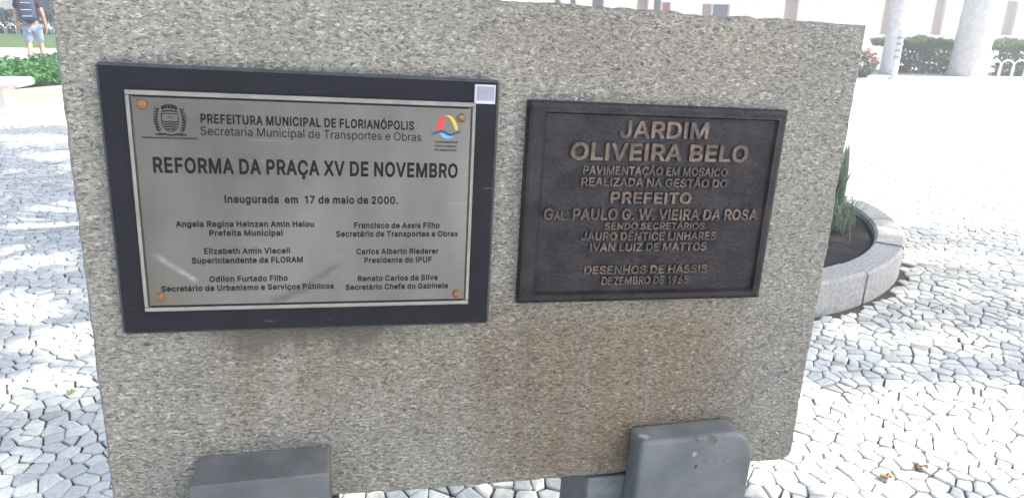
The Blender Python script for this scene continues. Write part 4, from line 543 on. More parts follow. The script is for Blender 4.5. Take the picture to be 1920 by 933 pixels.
    "77,533,285,531,295,524,301,515,305,505,485,15,488,3,485,-9,480,-17,472,-23,459,-26,397,-26,385,-23,378,-19,371,-9,327,113,325,115,157,116,152,113,109,-9,104,-17,95,-23,83,-26],[193,225,281,224,285,225,286,227,239,361,237,359,235,353,209,275,195,235,192,227]]),'Ã':(524,[[17,-25,7,-23,-3,-15,-8,-7,-7,11,176,515,185,527,191,531,203,534,271,534,285,531,294,525,301,515,311,489,485,15,488,3,485,-9,480,-17,472,-23,459,-26,397,-26,385,-23,378,-19,371,-9,327,113,325,115,157,116,152,113,109,-9,104,-17,95,-23,83,-26],[193,225,281,224,285,225,286,227,239,361,237,359,235,353,209,275,195,235,192,227],[143,551,133,553,124,559,119,567,116,581,131,637,145,654,163,667,197,674,229,667,269,648,271,649,273,655,278,663,287,669,299,672,335,672,348,669,356,663,361,655,364,643,349,589,337,572,317,557,299,552,281,550,249,557,211,574,209,573,207,567,202,559,193,553,179,550]]),'Ç':(554,[[229,-171,219,-169,210,-163,205,-155,202,-143,202,-113,205,-101,211,-92,222,-85,217,-75,214,-63,218,-41,218,-29,215,-27,173,-16,141,1,109,24,82,51,71,64,51,97,43,113,29,147,16,207,16,235,14,243,16,301,29,361,44,399,73,448,105,482,139,507,177,525,225,538,271,542,351,527,419,490,466,437,472,427,495,363,498,351,495,339,490,331,482,325,469,322,413,322,399,325,390,331,383,341,369,375,362,387,341,407,309,423,299,426,269,430,233,426,197,409,169,386,151,357,134,307,130,269,130,239,132,231,132,217,135,199,153,149,170,123,197,99,229,85,255,80,275,80,307,85,341,102,367,128,383,167,389,176,399,183,413,186,467,186,479,184,491,175,495,169,498,157,493,139,473,85,460,65,434,35,416,17,351,-19,344,-21,343,-23,352,-31,367,-53,374,-85,367,-123,356,-139,343,-152,335,-157,313,-167,275,-172]]),'Ê':(463,[[61,-25,51,-23,42,-17,37,-9,34,5,34,503,37,517,43,526,51,531,65,534,367,534,381,531,389,526,395,517,398,503,398,457,396,445,390,435,381,429,367,426,157,426,153,425,152,317,153,313,351,312,365,309,374,303,380,293,382,281,382,233,379,219,374,211,365,205,353,202,153,201,152,197,152,87,153,83,157,82,371,82,385,79,393,74,399,66,402,53,402,5,399,-9,394,-17,385,-23,371,-26],[111,538,101,541,95,545,87,555,84,567,87,579,160,665,171,676,179,681,191,684,245,684,257,681,264,677,278,663,346,585,351,577,353,567,351,555,346,547,337,541,323,538,269,538,257,541,249,546,222,579,217,581,210,575,188,547,179,541,165,538]]),'Í':(229,[[61,-25,51,-23,42,-17,37,-9,34,3,34,503,37,517,48,531,45,533,37,535,27,542,22,551,22,567,66,661,77,676,85,681,97,684,159,684,171,681,181,674,186,665,185,647,125,555,111,535,133,532,142,527,149,517,152,505,152,3,149,-10,143,-18,135,-23,121,-26]]),'Ó':(577,[[247,-31,229,-30,177,-17,141,1,109,24,73,63,44,109,28,153,18,201,16,239,14,245,14,263,16,269,18,307,29,357,43,395,51,411,71,443,94,471,105,482,143,510,177,525,221,537,222,541,216,551,217,569,246,633,268,673,279,681,291,684,351,684,363,681,373,673,377,667,379,657,377,645,308,541,308,539,313,537,357,525,401,503,429,482,440,471,463,444,477,421,491,395,501,369,506,355,516,307,516,291,518,283,518,225,516,217,516,201,505,151,490,109,461,62,433,30,393,1,357,-17,307,-30,291,-30,283,-32],[252,81,279,80,309,87,335,99,364,123,385,156,399,199,402,239,404,247,399,309,385,351,363,387,338,409,325,415,301,425,269,430,231,425,199,411,172,389,149,353,134,307,130,269,130,237,132,231,134,201,149,154,170,123,196,99,229,85]]),'á':(433,[[151,-33,85,-19,37,20,25,35,11,65,4,107,19,169,26,179,61,212,69,217,89,225,119,236,175,246,229,252,247,257,248,267,243,283,231,296,223,300,201,304,189,304,167,300,155,295,137,283,123,262,116,255,109,251,97,249,45,263,33,267,27,271,19,281,17,291,18,301,39,333,63,366,125,399,143,402,149,405,139,419,137,429,139,441,182,531,192,545,201,551,213,554,271,554,283,552,293,546,299,537,301,527,299,515,228,407,249,403,293,385,299,381,340,339,347,325,364,247,364,5,362,-7,353,-19,347,-23,335,-26,283,-26,271,-24,261,-18,253,-6,251,-6,223,-24,169,-34],[158,73,173,72,209,81,217,84,238,105,241,110,250,141,249,152,197,144,187,144,147,136,127,124,120,107,121,99,125,89,139,78]]),'ç':(440,[[171,-169,161,-167,152,-161,147,-153,144,-141,144,-111,147,",
    "-99,153,-90,166,-83,159,-71,156,-59,160,-31,155,-27,147,-25,107,-7,77,16,59,35,32,75,17,121,12,145,8,193,16,253,31,297,60,343,91,372,107,383,119,389,149,402,171,406,211,410,269,401,311,382,323,374,360,337,365,329,385,289,387,279,386,269,380,259,371,253,303,237,293,239,285,244,279,253,267,275,258,287,235,299,211,304,203,304,187,301,165,291,159,286,133,250,130,237,122,187,133,127,164,85,181,77,203,72,211,72,235,77,255,87,269,103,279,123,284,131,295,139,307,142,369,127,378,121,385,112,387,99,385,89,375,67,360,39,322,1,285,-19,285,-21,294,-29,309,-51,315,-85,307,-121,292,-143,279,-153,253,-164,207,-170]]),'ú':(454,[[175,-29,103,-11,79,6,66,19,45,51,32,89,28,123,28,373,31,387,37,396,45,401,59,404,109,404,121,402,131,396,137,387,140,373,140,141,142,123,146,111,158,91,173,81,199,76,233,85,239,88,259,109,266,135,270,155,270,373,273,387,278,395,286,401,299,404,353,404,367,401,375,396,381,387,384,373,384,5,381,-9,375,-18,365,-24,353,-26,303,-26,289,-23,283,-19,273,-6,271,-5,233,-23,195,-30],[179,403,169,405,159,413,155,419,153,429,154,439,180,495,201,535,206,543,217,551,231,554,289,554,301,551,309,546,316,535,317,525,315,515,248,413,237,405,225,402]])}}",
)))
def raw_text(s, bold, extrude, bevel):
    """outlines of a plain sans lettering, one filled curve for the line; '{' and '}' bracket small capitals"""
    cu = bpy.data.curves.new('txt', 'CURVE'); cu.dimensions = '2D'; cu.fill_mode = 'BOTH'
    x = 0.0; k = 1.0
    for ch in s:
        if ch in '{}': k = 0.68 if ch == '{' else 1.0; continue
        if ch == ' ': x += 0.19; continue
        adv, outs = GLYPHS[bold][ch]
        for o in outs:
            sp = cu.splines.new('POLY'); n = len(o) // 2; sp.points.add(n - 1); sp.use_cyclic_u = True
            for i in range(n): sp.points[i].co = (x + o[2 * i] * k / 1000, o[2 * i + 1] * k / 1000, 0, 1)
        x += adv / 1000 * k
    cu.extrude = extrude; cu.bevel_depth = bevel; cu.bevel_resolution = 1
    o = bpy.data.objects.new('txt', cu); COL.objects.link(o)
    bpy.context.view_layer.update()
    me = bpy.data.meshes.new_from_object(o.evaluated_get(bpy.context.evaluated_depsgraph_get()))
    bpy.data.objects.remove(o); bpy.data.curves.remove(cu)
    return me
_capcache = {}
def cap_h(bold):
    if bold not in _capcache:
        me = raw_text('H', bold, 0, 0); ys = [v.co.y for v in me.vertices]; _capcache[bold] = (min(ys), max(ys))
        bpy.data.meshes.remove(me)
    return _capcache[bold]
def line(parent, s, x0, x1, zt, zb, y_front, thick, mat, bold='bold', org=(0, 0), slope=0.0, name='inscription_line', bevel=0.0):
    """text fitted between x0..x1, capital height zb..zt; slab-local numbers, org = plaque centre"""
    b0, b1 = cap_h(bold); ch = b1 - b0
    me = raw_text(s, bold, 0.5, bevel)
    xs = [v.co.x for v in me.vertices]; mn, mxx = min(xs), max(xs)
    zmin = min(v.co.z for v in me.vertices); zmax = max(v.co.z for v in me.vertices)
    for v in me.vertices:
        x = x0 + (v.co.x - mn) / (mxx - mn) * (x1 - x0)
        z = zb + (v.co.y - b0) / ch * (zt - zb)
        d = (v.co.z - zmin) / (zmax - zmin)
        v.co = (x - org[0], y_front + thick * (1 - d), z - org[1] + slope * (x - x0))
    me.name = name
    o = bpy.data.objects.new(name, me); COL.objects.link(o); me.materials.clear(); me.materials.append(mat); o.parent = parent
    return o

# ------------------------------------------------------------------ steel plaque
def ring_rect(bm, x0, x1, z0, z1, wx, wz, yf, yb):
    for q in ((x0, x1, z1 - wz, z1), (x0, x1, z0, z0 + wz), (x0, x0 + wx, z0 + wz, z1 - wz), (x1 - wx, x1, z0 + wz, z1 - wz)):
        box(bm, q[0], q[1], yf, yb, q[2], q[3])
    return bm
def fill(bm, poly, y0, y1):
    return prism(bm, poly, y0, y1)
def stroke_poly(pts, w):
    """closed outline round a polyline with per-point widths"""
    L, Rr = [], []
    for i, p in enumerate(pts):
        a = pts[max(i - 1, 0)]; b = pts[min(i + 1, len(pts) - 1)]
        dx, dz = b[0] - a[0], b[1] - a[1]; l = math.hypot(dx, dz) or 1
        ww = w[i] if hasattr(w, '__len__') else w
        L.append((p[0] - dz / l * ww, p[1] + dx / l * ww)); Rr.append((p[0] + dz / l * ww, p[1] - dx / l * ww))
    return L + Rr[::-1]
def stroke(bm, pts, w, y0, y1):
    poly = stroke_poly(pts, w); n = len(pts)
    a = [bm.verts.new((x, y0, z)) for x, z in poly]; b = [bm.verts.new((x, y1, z)) for x, z in poly]; N = len(poly)
    for i in range(n - 1):
        bm.faces.new((a[i], a[i + 1], a[N - 2 - i], a[N - 1 - i])); bm.faces.new((b[i], b[N - 1 - i], b[N - 2 - i], b[i + 1]))
    for i in range(N): bm.faces.new((a[i], b[i], b[(i + 1) % N], a[(i + 1) % N]))
def disc_poly(cx, cz, rx, rz, a0=0, a1=360, n=16): return [(cx + rx * math.cos(R(a0 + (a1 - a0) * i / (n - 1))), cz + rz * math.sin(R(a0 + (a1 - a0) * i / (n - 1)))) for i in range(n)]

def steel_plaque():
    ox, oz = -0.397, -0.312
    g = (ox, oz)
    root = empty('commemorative_plaque', mx=slab_mx(ox, -0.002, oz))
    X = lambda u: u - ox
    Z = lambda v: v - oz
    bm = bmesh.new(); box(bm, X(-0.7465), X(-0.0468), -0.022, 0.0, Z(-0.5604), Z(-0.0635), 0.005, 1)
    bm.normal_update()
    for f in bm.faces: f.material_index = 0 if f.normal.y < -0.95 else 1
    link('backing_board', bm, [M['darkstone'], M['skylit_edge']], root)
    YF = -0.0262
    # plate: body, rim and groove
    px0, px1, pz0, pz1 = X(-0.7025), X(-0.0925), Z(-0.5134), Z(-0.107)
    bm = bmesh.new(); box(bm, px0 + 0.010, px1 - 0.010, YF, -0.0221, pz0 + 0.0095, pz1 - 0.0095)
    plate = link('steel_plate', bm, M['steel'], root)
    bm = bmesh.new()
    for q in ((px0, px1, pz1 - 0.0085, pz1), (px0, px1, pz0, pz0 + 0.0085), (px0, px0 + 0.0065, pz0 + 0.0087, pz1 - 0.0087), (px1 - 0.0065, px1, pz0 + 0.0087, pz1 - 0.0087)):
        box(bm, q[0], q[1], YF - 0.0012, -0.0221, q[2], q[3], 0.0012, 2)
    link('plate_rim', bm, M['steelrim'], root)
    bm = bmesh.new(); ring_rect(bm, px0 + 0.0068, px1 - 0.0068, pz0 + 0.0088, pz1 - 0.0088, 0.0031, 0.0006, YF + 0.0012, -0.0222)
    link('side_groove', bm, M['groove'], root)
    for zz in (pz1 - 0.0119, pz0 + 0.0095):
        bm = bmesh.new(); box(bm, px0 + 0.0115, px1 - 0.0115, YF - 0.0006, YF + 0.0005, zz, zz + 0.0024)
        link('border_line', bm, M['black'], root)
    # bolts
    for u, v in ((-0.6772, -0.131), (-0.1196, -0.1362), (-0.117, -0.4898), (-0.6754, -0.486)):
        bm = bmesh.new()
        prof = [(0.0088, 0.0), (0.0088, 0.0015), (0.0075, 0.0040), (0.004, 0.0056), (0.0008, 0.006)]
        rings = [[bm.verts.new((X(u) + r * math.cos(2 * math.pi * k / 18), YF - h, Z(v) + r * math.sin(2 * math.pi * k / 18))) for k in range(18)] for r, h in prof]
        for a, b in zip(rings, rings[1:]):
            for k in range(18): bm.faces.new((a[k], a[(k + 1) % 18], b[(k + 1) % 18], b[k]))
        bm.faces.new(rings[-1])
        b = link('bolt', bm, M['rust'], root, smooth=True)
    T = YF - 0.0006
    L = lambda s, x0, x1, zt, zb, bold, sl=0.0, nm='inscription_line': line(root, s, x0, x1, zt, zb, T, 0.0008, M['black'], bold, g, sl, nm)
    L('PREFEITURA MUNICIPAL DE FLORIANÓPOLIS', -0.5835, -0.2090, -0.1440, -0.1608, 'bold', -0.004)
    L('Secretaria Municipal de Transportes e Obras', -0.5850, -0.1950, -0.1662, -0.1815, 'regular', -0.002)
    L('REFORMA DA PRAÇA XV DE NOVEMBRO', -0.6670, -0.1235, -0.2220, -0.2505, 'bold', -0.003)
    L('Inaugurada  em  17 de maio de 2000.', -0.5515, -0.2376, -0.2895, -0.3045, 'bold')
    L('Angela Regina Heinzen Amin Helou', -0.6375, -0.3945, -0.3385, -0.3500, 'bold')
    L('Prefeita Municipal', -0.5813, -0.4523, -0.3556, -0.3672, 'bold')
    L('Francisco de Assis Filho', -0.3203, -0.1557, -0.3408, -0.3525, 'bold')
    L('Secretário de Transportes e Obras', -0.3544, -0.1190, -0.3580, -0.3697, 'bold')
    L('Elizabeth Amin Vieceli', -0.5926, -0.4398, -0.3905, -0.4020, 'bold')
    L('Superintendente da FLORAM', -0.6151, -0.4168, -0.4085, -0.4203, 'bold')
    L('Carlos Alberto Riederer', -0.3166, -0.1565, -0.3935, -0.4050, 'bold')
    L('Presidente do IPUF', -0.3014, -0.1698, -0.4112, -0.4228, 'bold')
    L('Odilon Furtado Filho', -0.5866, -0.4455, -0.4452, -0.4568, 'bold')
    L('Secretário de Urbanismo e Serviços Públicos', -0.6713, -0.3600, -0.4630, -0.4745, 'bold')
    L('Renato Carlos da Silva', -0.3138, -0.1571, -0.4487, -0.4603, 'bold')
    L('Secretário Chefe do Gabinete', -0.3376, -0.1350, -0.4665, -0.4780, 'bold')
    # coat of arms, printed in black
    cr = bmesh.new(); cx, cz = X(-0.6335), Z(-0.157); y0, y1 = YF - 0.0005, YF + 0.0003
    sw = 0.0135
    shield = [(-sw, 0.011), (-sw, -0.004)] + [(sw * math.cos(R(a)), -0.004 + 0.016 * math.sin(R(a))) for a in range(190, 351, 20)] + [(sw, -0.004), (sw, 0.011), (-sw, 0.011)]
    stroke(cr, [(cx + a, cz + b) for a, b in shield], 0.0007, y0, y1)
    for k, hw in enumerate((0.0125, 0.0118, 0.0105, 0.0075)):
        z = cz - 0.003 - k * 0.0042
        stroke(cr, [(cx - hw + 2 * hw * i / 10, z + 0.0008 * math.cos(i * 1.25)) for i in range(11)], [0.0003] + [0.0011] * 9 + [0.0003], y0, y1)
    stroke(cr, disc_poly(cx, cz + 0.003, 0.004, 0.0022, 10, 170, 7), 0.0006, y0, y1)
    # mural crown
    stroke(cr, [(cx - 0.0125, cz + 0.0145), (cx, cz + 0.0165), (cx + 0.0125, cz + 0.0145)], 0.0011, y0, y1)
    for i in range(5):
        q = -0.0105 + i * 0.00525; hz = cz + 0.0178 + 0.0022 * (1 - (q / 0.011) ** 2)
        prism(cr, [(cx + q - 0.002, hz), (cx + q + 0.002, hz), (cx + q + 0.0024, hz + 0.0055), (cx + q - 0.0024, hz + 0.0055)], y0, y1)
    stroke(cr, disc_poly(cx, cz + 0.0195, 0.0125, 0.0075, 20, 160, 9), 0.0007, y0, y1)
    # supporters: leafy branches either side
    for s in (-1, 1):
        for i in range(9):
            t = i / 8; bx = cx + s * (0.0195 + 0.0035 * math.sin(t * 3.0)); bz = cz - 0.019 + t * 0.036
            for q in (-1, 1):
                an = R(90 + q * 48); l = 0.0052
                c0 = (bx, bz); c1 = (bx + l * math.cos(an), bz + l * math.sin(an))
                stroke(cr, [c0, ((c0[0] + c1[0]) / 2, (c0[1] + c1[1]) / 2), c1], [0.0003, 0.0014, 0.0002], y0, y1)
        stroke(cr, [(cx + s * 0.0195, cz - 0.022), (cx + s * 0.023, cz - 0.004), (cx + s * 0.0195, cz + 0.018)], 0.0005, y0, y1)
        stroke(cr, [(cx + s * 0.003, cz - 0.0255), (cx + s * 0.016, cz - 0.0235), (cx + s * 0.025, cz - 0.0268)], [0.0006, 0.0014, 0.0005], y0, y1)
        stroke(cr, [(cx + s * 0.026, cz - 0.0238), (cx + s * 0.018, cz - 0.0265), (cx + s * 0.010, cz - 0.0262)], [0.0004, 0.0008, 0.0004], y0, y1)
    stroke(cr, [(cx - 0.010, cz - 0.0245), (cx, cz - 0.0268), (cx + 0.010, cz - 0.0245)], 0.0012, y0, y1)
    link('coat_of_arms', cr, M['black'], root)
    L('PREFEITURA MUNICIPAL DE FLORIANÓPOLIS', -0.6810, -0.5900, -0.1868, -0.1898, 'bold', 0.0, 'coat_caption')
    # red / yellow / blue emblem
    ex, ez = X(-0.1463), Z(-0.155); ye0, ye1 = YF - 0.0006, YF + 0.0003
    lg = empty('city_emblem'); lg.parent = root
    def emb(nm, pts, mat):
        bm = bmesh.new(); prism(bm, pts, ye0, ye1); link(nm, bm, mat, lg)
    red = [(-0.0030, 0.0225), (-0.0090, 0.0215), (-0.0150, 0.0165), (-0.0195, 0.0085), (-0.0210, 0.0010), (-0.0195, -0.0050), (-0.0150, -0.0058), (-0.0110, -0.0030), (-0.0080, 0.0040), (-0.0062, 0.0120)]
    emb('red_petal', [(ex + a, ez + b) for a, b in red], M['red'])
    ybm = bmesh.new(); stroke(ybm, [(ex - 0.0035 + 0.0005, ez + 0.0220), (ex + 0.0030, ez + 0.0216), (ex + 0.0085, ez + 0.0170), (ex + 0.0135, ez + 0.0090), (ex + 0.0168, ez + 0.0015), (ex + 0.0180, ez - 0.0045)],
                          [0.0006, 0.0016, 0.0028, 0.0031, 0.0030, 0.0018], ye0, ye1); link('yellow_arc', ybm, M['yellow'], lg)
    nbm = bmesh.new(); stroke(nbm, [(ex - 0.0300, ez - 0.0135), (ex - 0.0225, ez - 0.0112), (ex - 0.0135, ez - 0.0075), (ex - 0.0060, ez - 0.0080), (ex + 0.0005, ez - 0.0122), (ex + 0.0060, ez - 0.0140), (ex + 0.0130, ez - 0.0118), (ex + 0.0195, ez - 0.0088), (ex + 0.0265, ez - 0.0080)],
                          [0.0012, 0.0016, 0.0018, 0.0019, 0.0018, 0.0018, 0.0018, 0.0016, 0.0012], ye0 - 0.0003, ye1); link('navy_wave', nbm, M['navy'], lg)
    cy = [(-0.0145, -0.0112), (-0.0060, -0.0112), (0.0000, -0.0152), (0.0060, -0.0168), (0.0125, -0.0150), (0.0115, -0.0178), (0.0050, -0.0206), (-0.0030, -0.0206), (-0.0100, -0.0175)]
    emb('blue_bowl', [(ex + a, ez + b) for a, b in cy], M['cyan'])
    L('FLORIANÓPOLIS', -0.1690, -0.1255, -0.1808, -0.1846, 'bold', -0.01, 'emblem_caption')
    L('CAPITAL TURÍSTICA', -0.1690, -0.1270, -0.1888, -0.1922, 'bold', -0.01, 'emblem_caption')
    L('DO MERCOSUL', -0.1690, -0.1270, -0.1962, -0.1998, 'bold', -0.01, 'emblem_caption')
    # plain sticker over the board corner
    bm = bmesh.new(); box(bm, X(-0.0955), X(-0.0555), -0.0232, -0.0222, Z(-0.1085), Z(-0.0730))
    st = link('sticker', bm, M['paperedge'], root); st['label'] = 'small white square sticker at the top right corner of the board'
    bm = bmesh.new(); box(bm, X(-0.0915), X(-0.0580), -0.0238, -0.0229, Z(-0.1025), Z(-0.0765)); link('faded_print', bm, M['paper'], st)
    tag(root, 'brushed steel plate with black lettering and coloured emblem on a black board', 'plaque', 'plaques on the slab')
steel_plaque()

def bronze_plaque():
    ox, oz = 0.2945, -0.3085
    g = (ox, oz); root = empty('commemorative_plaque', mx=slab_mx(ox, -0.002, oz))
    X = lambda u: u - ox
    Z = lambda v: v - oz
    x0, x1, z0, z1 = X(0.0155), X(0.5740), Z(-0.5155), Z(-0.1015)
    i0, i1, j0, j1 = X(0.0478), X(0.5540), Z(-0.4955), Z(-0.1194)
    # frame: mitred ring with sloping inner lip, field set back
    def rr(bm, q, y): return [bm.verts.new((q[0], y, q[2])), bm.verts.new((q[1], y, q[2])), bm.verts.new((q[1], y, q[3])), bm.verts.new((q[0], y, q[3]))]
    bm = bmesh.new()
    seq = [((x0 - 0.003, x1 + 0.003, z0 - 0.003, z1 + 0.003), 0.0), ((x0 - 0.002, x1 + 0.002, z0 - 0.002, z1 + 0.002), -0.018),
           ((x0, x1, z0, z1), -0.022), ((x0 + 0.006, x1 - 0.006, z0 + 0.006, z1 - 0.006), -0.0245), ((i0 - 0.005, i1 + 0.005, j0 - 0.005, j1 + 0.005), -0.0245),
           ((i0 - 0.001, i1 + 0.001, j0 - 0.001, j1 + 0.001), -0.0262), ((i0 + 0.003, i1 - 0.003, j0 + 0.003, j1 - 0.003), -0.0170)]
    rings = [rr(bm, q, y) for q, y in seq]
    for a, b in zip(rings, rings[1:]):
        for k in range(4): bm.faces.new((a[k], a[(k + 1) % 4], b[(k + 1) % 4], b[k]))
    bm.faces.new(rings[0])
    fr = link('bronze_frame', bm, M['bronze'], root)
    bm = bmesh.new(); box(bm, i0 + 0.0005, i1 - 0.0005, -0.0185, -0.010, j0 + 0.0005, j1 - 0.0005); link('bronze_field', bm, M['bronze'], root)
    Y = -0.0236
    L = lambda s, a, b, zt, zb, bold, sl=0.0: line(root, s, a, b, zt, zb, Y, 0.0053, M['letters' if zt > -0.20 or s in ('PREFEITO',) else 'dullletters'], bold, g, sl, 'raised_letter_line', 0.012)
    L('JARDIM', 0.2028, 0.3971, -0.1320, -0.1650, 'medium', 0.012)
    L('OLIVEIRA BELO', 0.1037, 0.4950, -0.1775, -0.2115, 'medium', 0.007)
    L('PAVIMENTAÇÃO EM MOSAICO', 0.1325, 0.4530, -0.2235, -0.2405, 'medium')
    L('REALIZADA NA GESTÃO DO', 0.1307, 0.4563, -0.2475, -0.2645, 'medium')
    L('PREFEITO', 0.1968, 0.3778, -0.2768, -0.3005, 'medium')
    L('G{AL.} PAULO G. W. VIEIRA DA ROSA', 0.0565, 0.5390, -0.3125, -0.3355, 'medium')
    L('SENDO SECRETÁRIOS', 0.1898, 0.4166, -0.3415, -0.3560, 'medium')
    L('JAURO DÊNTICE LINHARES', 0.1405, 0.4475, -0.3625, -0.3795, 'medium')
    L('IVAN LUIZ DE MATTOS', 0.1613, 0.4283, -0.3860, -0.4035, 'medium')
    L('DESENHOS DE HASSIS', 0.1533, 0.4367, -0.4365, -0.4540, 'medium')
    L('DEZEMBRO DE 1965', 0.1943, 0.3943, -0.4610, -0.4785, 'medium')
    tag(root, 'dark bronze plaque with raised copper coloured letters and a moulded rim', 'plaque', 'plaques on the slab')
bronze_plaque()

# ------------------------------------------------------------------ leaves
def leaf(V, F, p, size, rnd, aspect=0.5, flat=0.0):
    d = Vector((rnd.gauss(0, 1), rnd.gauss(0, 1), rnd.gauss(0, 1) * (1 - flat))).normalized()
    u = d.orthogonal().normalized(); u.rotate(Matrix.Rotation(rnd.uniform(0, 6.28), 3, d)); w = d.cross(u)
    s = size * rnd.uniform(0.7, 1.3); b = len(V)
    V += [p - d * s * 0.5, p + u * s * aspect * 0.5 + w * s * 0.08, p + d * s * 0.5, p - u * s * aspect * 0.5 + w * s * 0.08]
    F += [(b, b + 1, b + 2), (b, b + 2, b + 3)]

# ------------------------------------------------------------------ round bed behind the slab
BC = Vector((1.0, 5.2, 0)); BR_ = 1.77
def round_bed():
    root = empty('round_planter', BC)
    segs = 17
    for i in range(segs):
        a0 = R(-118 + i * 360 / segs) + 0.006; a1 = R(-118 + (i + 1) * 360 / segs) - 0.006
        bm = bmesh.new(); n = 7; h = 0.205 + rng.uniform(-0.006, 0.008)
        prof = [(BR_, -0.02), (BR_, h - 0.015), (BR_ - 0.015, h), (BR_ - 0.165, h), (BR_ - 0.18, h - 0.015), (BR_ - 0.18, -0.02)]
        rings = []
        for k in range(n):
            a = a0 + (a1 - a0) * k / (n - 1)
            rings.append([bm.verts.new((r * math.cos(a), r * math.sin(a), z)) for r, z in prof])
        for a, b in zip(rings, rings[1:]):
            for k in range(6): bm.faces.new((a[k], b[k], b[(k + 1) % 6], a[(k + 1) % 6]))
        bm.faces.new(rings[0]); bm.faces.new(rings[-1][::-1])
        link('kerb_stone', bm, M['kerb'], root)
    bm = bmesh.new(); c = bm.verts.new((0, 0, 0.20)); N = 40; prev = None; rr_ = []
    for ring, (r, z) in enumerate(((0.6, 0.18), (1.1, 0.165), (1.592, 0.15))):
        rr_.append([bm.verts.new((r * math.cos(2 * math.pi * k / N), r * math.sin(2 * math.pi * k / N), z + 0.02 * noise.noise(Vector((k, ring, 0.3))))) for k in range(N)])
    for k in range(N):
        bm.faces.new((c, rr_[0][k], rr_[0][(k + 1) % N]))
        for a, b in zip(rr_, rr_[1:]): bm.faces.new((a[k], b[k], b[(k + 1) % N], a[(k + 1) % N]))
    link('soil', bm, M['soil'], root)
    tag(root, 'round planting bed with a granite kerb and dark soil behind the slab', 'planter')
round_bed()
def blade_plant(name, x, y, n, h, w, spread, label, seed, z=0.17):
    r = random.Random(seed); bm = bmesh.new()
    for i in range(n):
        a = r.uniform(0, 6.28); out = r.uniform(0.05, 1) * spread; hh = h * r.uniform(0.65, 1.0)
        bx, by = r.gauss(0, spread * 0.25), r.gauss(0, spread * 0.25); tw = a + r.uniform(1.2, 1.9); pts = []
        for k in range(6):
            t = k / 5; p = Vector((bx + math.cos(a) * out * t ** 1.8, by + math.sin(a) * out * t ** 1.8, hh * t * (1 - 0.12 * t * out / max(spread, 1e-3))))
            ww = w * (1 - t ** 2.2) * (0.75 + t * 0.5); s = Vector((math.cos(tw), math.sin(tw), 0)) * ww * 0.5
            nrm = Vector((-math.sin(tw), math.cos(tw), 0)) * ww * 0.18
            pts.append((bm.verts.new(p - s), bm.verts.new(p + nrm), bm.verts.new(p + s)))
        for a_, b_ in zip(pts, pts[1:]):
            bm.faces.new((a_[0], a_[1], b_[1], b_[0])); bm.faces.new((a_[1], a_[2], b_[2], b_[1]))
    o = link(name, bm, M['blade'], smooth=True); o.location = (x, y, z)
    tag(o, label, 'plant'); return o
blade_plant('spiky_plant', 2.36, 5.06, 14, 0.60, 0.07, 0.10, 'tall upright grey green blades growing in the round bed', 3)
blade_plant('grass_tuft', 2.22, 4.72, 60, 0.30, 0.012, 0.26, 'thin low grass tuft in front of the tall blades in the round bed', 5)
blade_plant('grass_tuft', 1.98, 4.36, 34, 0.2, 0.012, 0.24, 'thin low grass tuft close to the slab edge in the round bed', 9)

# ------------------------------------------------------------------ shade trees over the slab (their crowns stand above the picture)
GAPS = ((1.30, 2.45, 0.50, 0.42), (1.85, 2.66, 0.50, 0.22), (1.95, 2.25, 0.55, 0.20), (2.7, 2.75, 0.35, 0.2), (1.9, 3.32, 0.35, 0.07), (2.9, 4.6, 0.5, 0.12), (3.3, 3.9, 0.4, 0.14),
        (-3.5, 5.25, 0.40, 0.36), (-2.15, 3.15, 0.30, 0.16), (-2.75, 3.45, 0.34, 0.15), (-2.0, 2.75, 0.22, 0.08), (-4.6, 7.4, 0.7, 0.25), (-3.0, 4.2, 0.25, 0.08), (-5.6, 8.4, 0.9, 0.3))
def in_gap(x, y, grow):
    n = 1 + 0.55 * noise.noise(Vector((x * 4.5, y * 4.5, 1.0))) + 0.35 * noise.noise(Vector((x * 11, y * 11, 5.0)))
    return any(((x - cx) / rx) ** 2 + ((y - cy) / ry) ** 2 < n + grow for cx, cy, rx, ry in GAPS)
def shade_mask(x, y):
    """leaf density of the canopy along the sun's direction, by where it would fall on the ground"""
    n = noise.noise(Vector((x * 1.3, y * 1.3, 4.0))) + 0.6 * noise.noise(Vector((x * 3.1, y * 3.1, 8.0)))
    d = 0.0
    if x < -1.0: d = 0.92 if y < 9.3 else 0.0
    elif y < 1.9 and x < 0.35: d = 1.0
    elif x < 1.0: d = 0.85
    elif y < 5.3: d = 0.9 - 0.5 * max(0, x - 3.6)
    if n > 0.62: d *= 0.15
    elif n > 0.5: d *= 0.5
    if in_gap(x, y, 0.0): d = 0.0
    return d
def slab_hit(x, y):
    """where on the slab the sun ray that falls on ground point (x, y) would cross its face"""
    g = Vector((x, y, 0)) - SO
    nrm = inn
    t = -(g.dot(nrm)) / sun_dir.dot(nrm)
    p = g + sun_dir * t
    return p.dot(ax), p.dot(up)
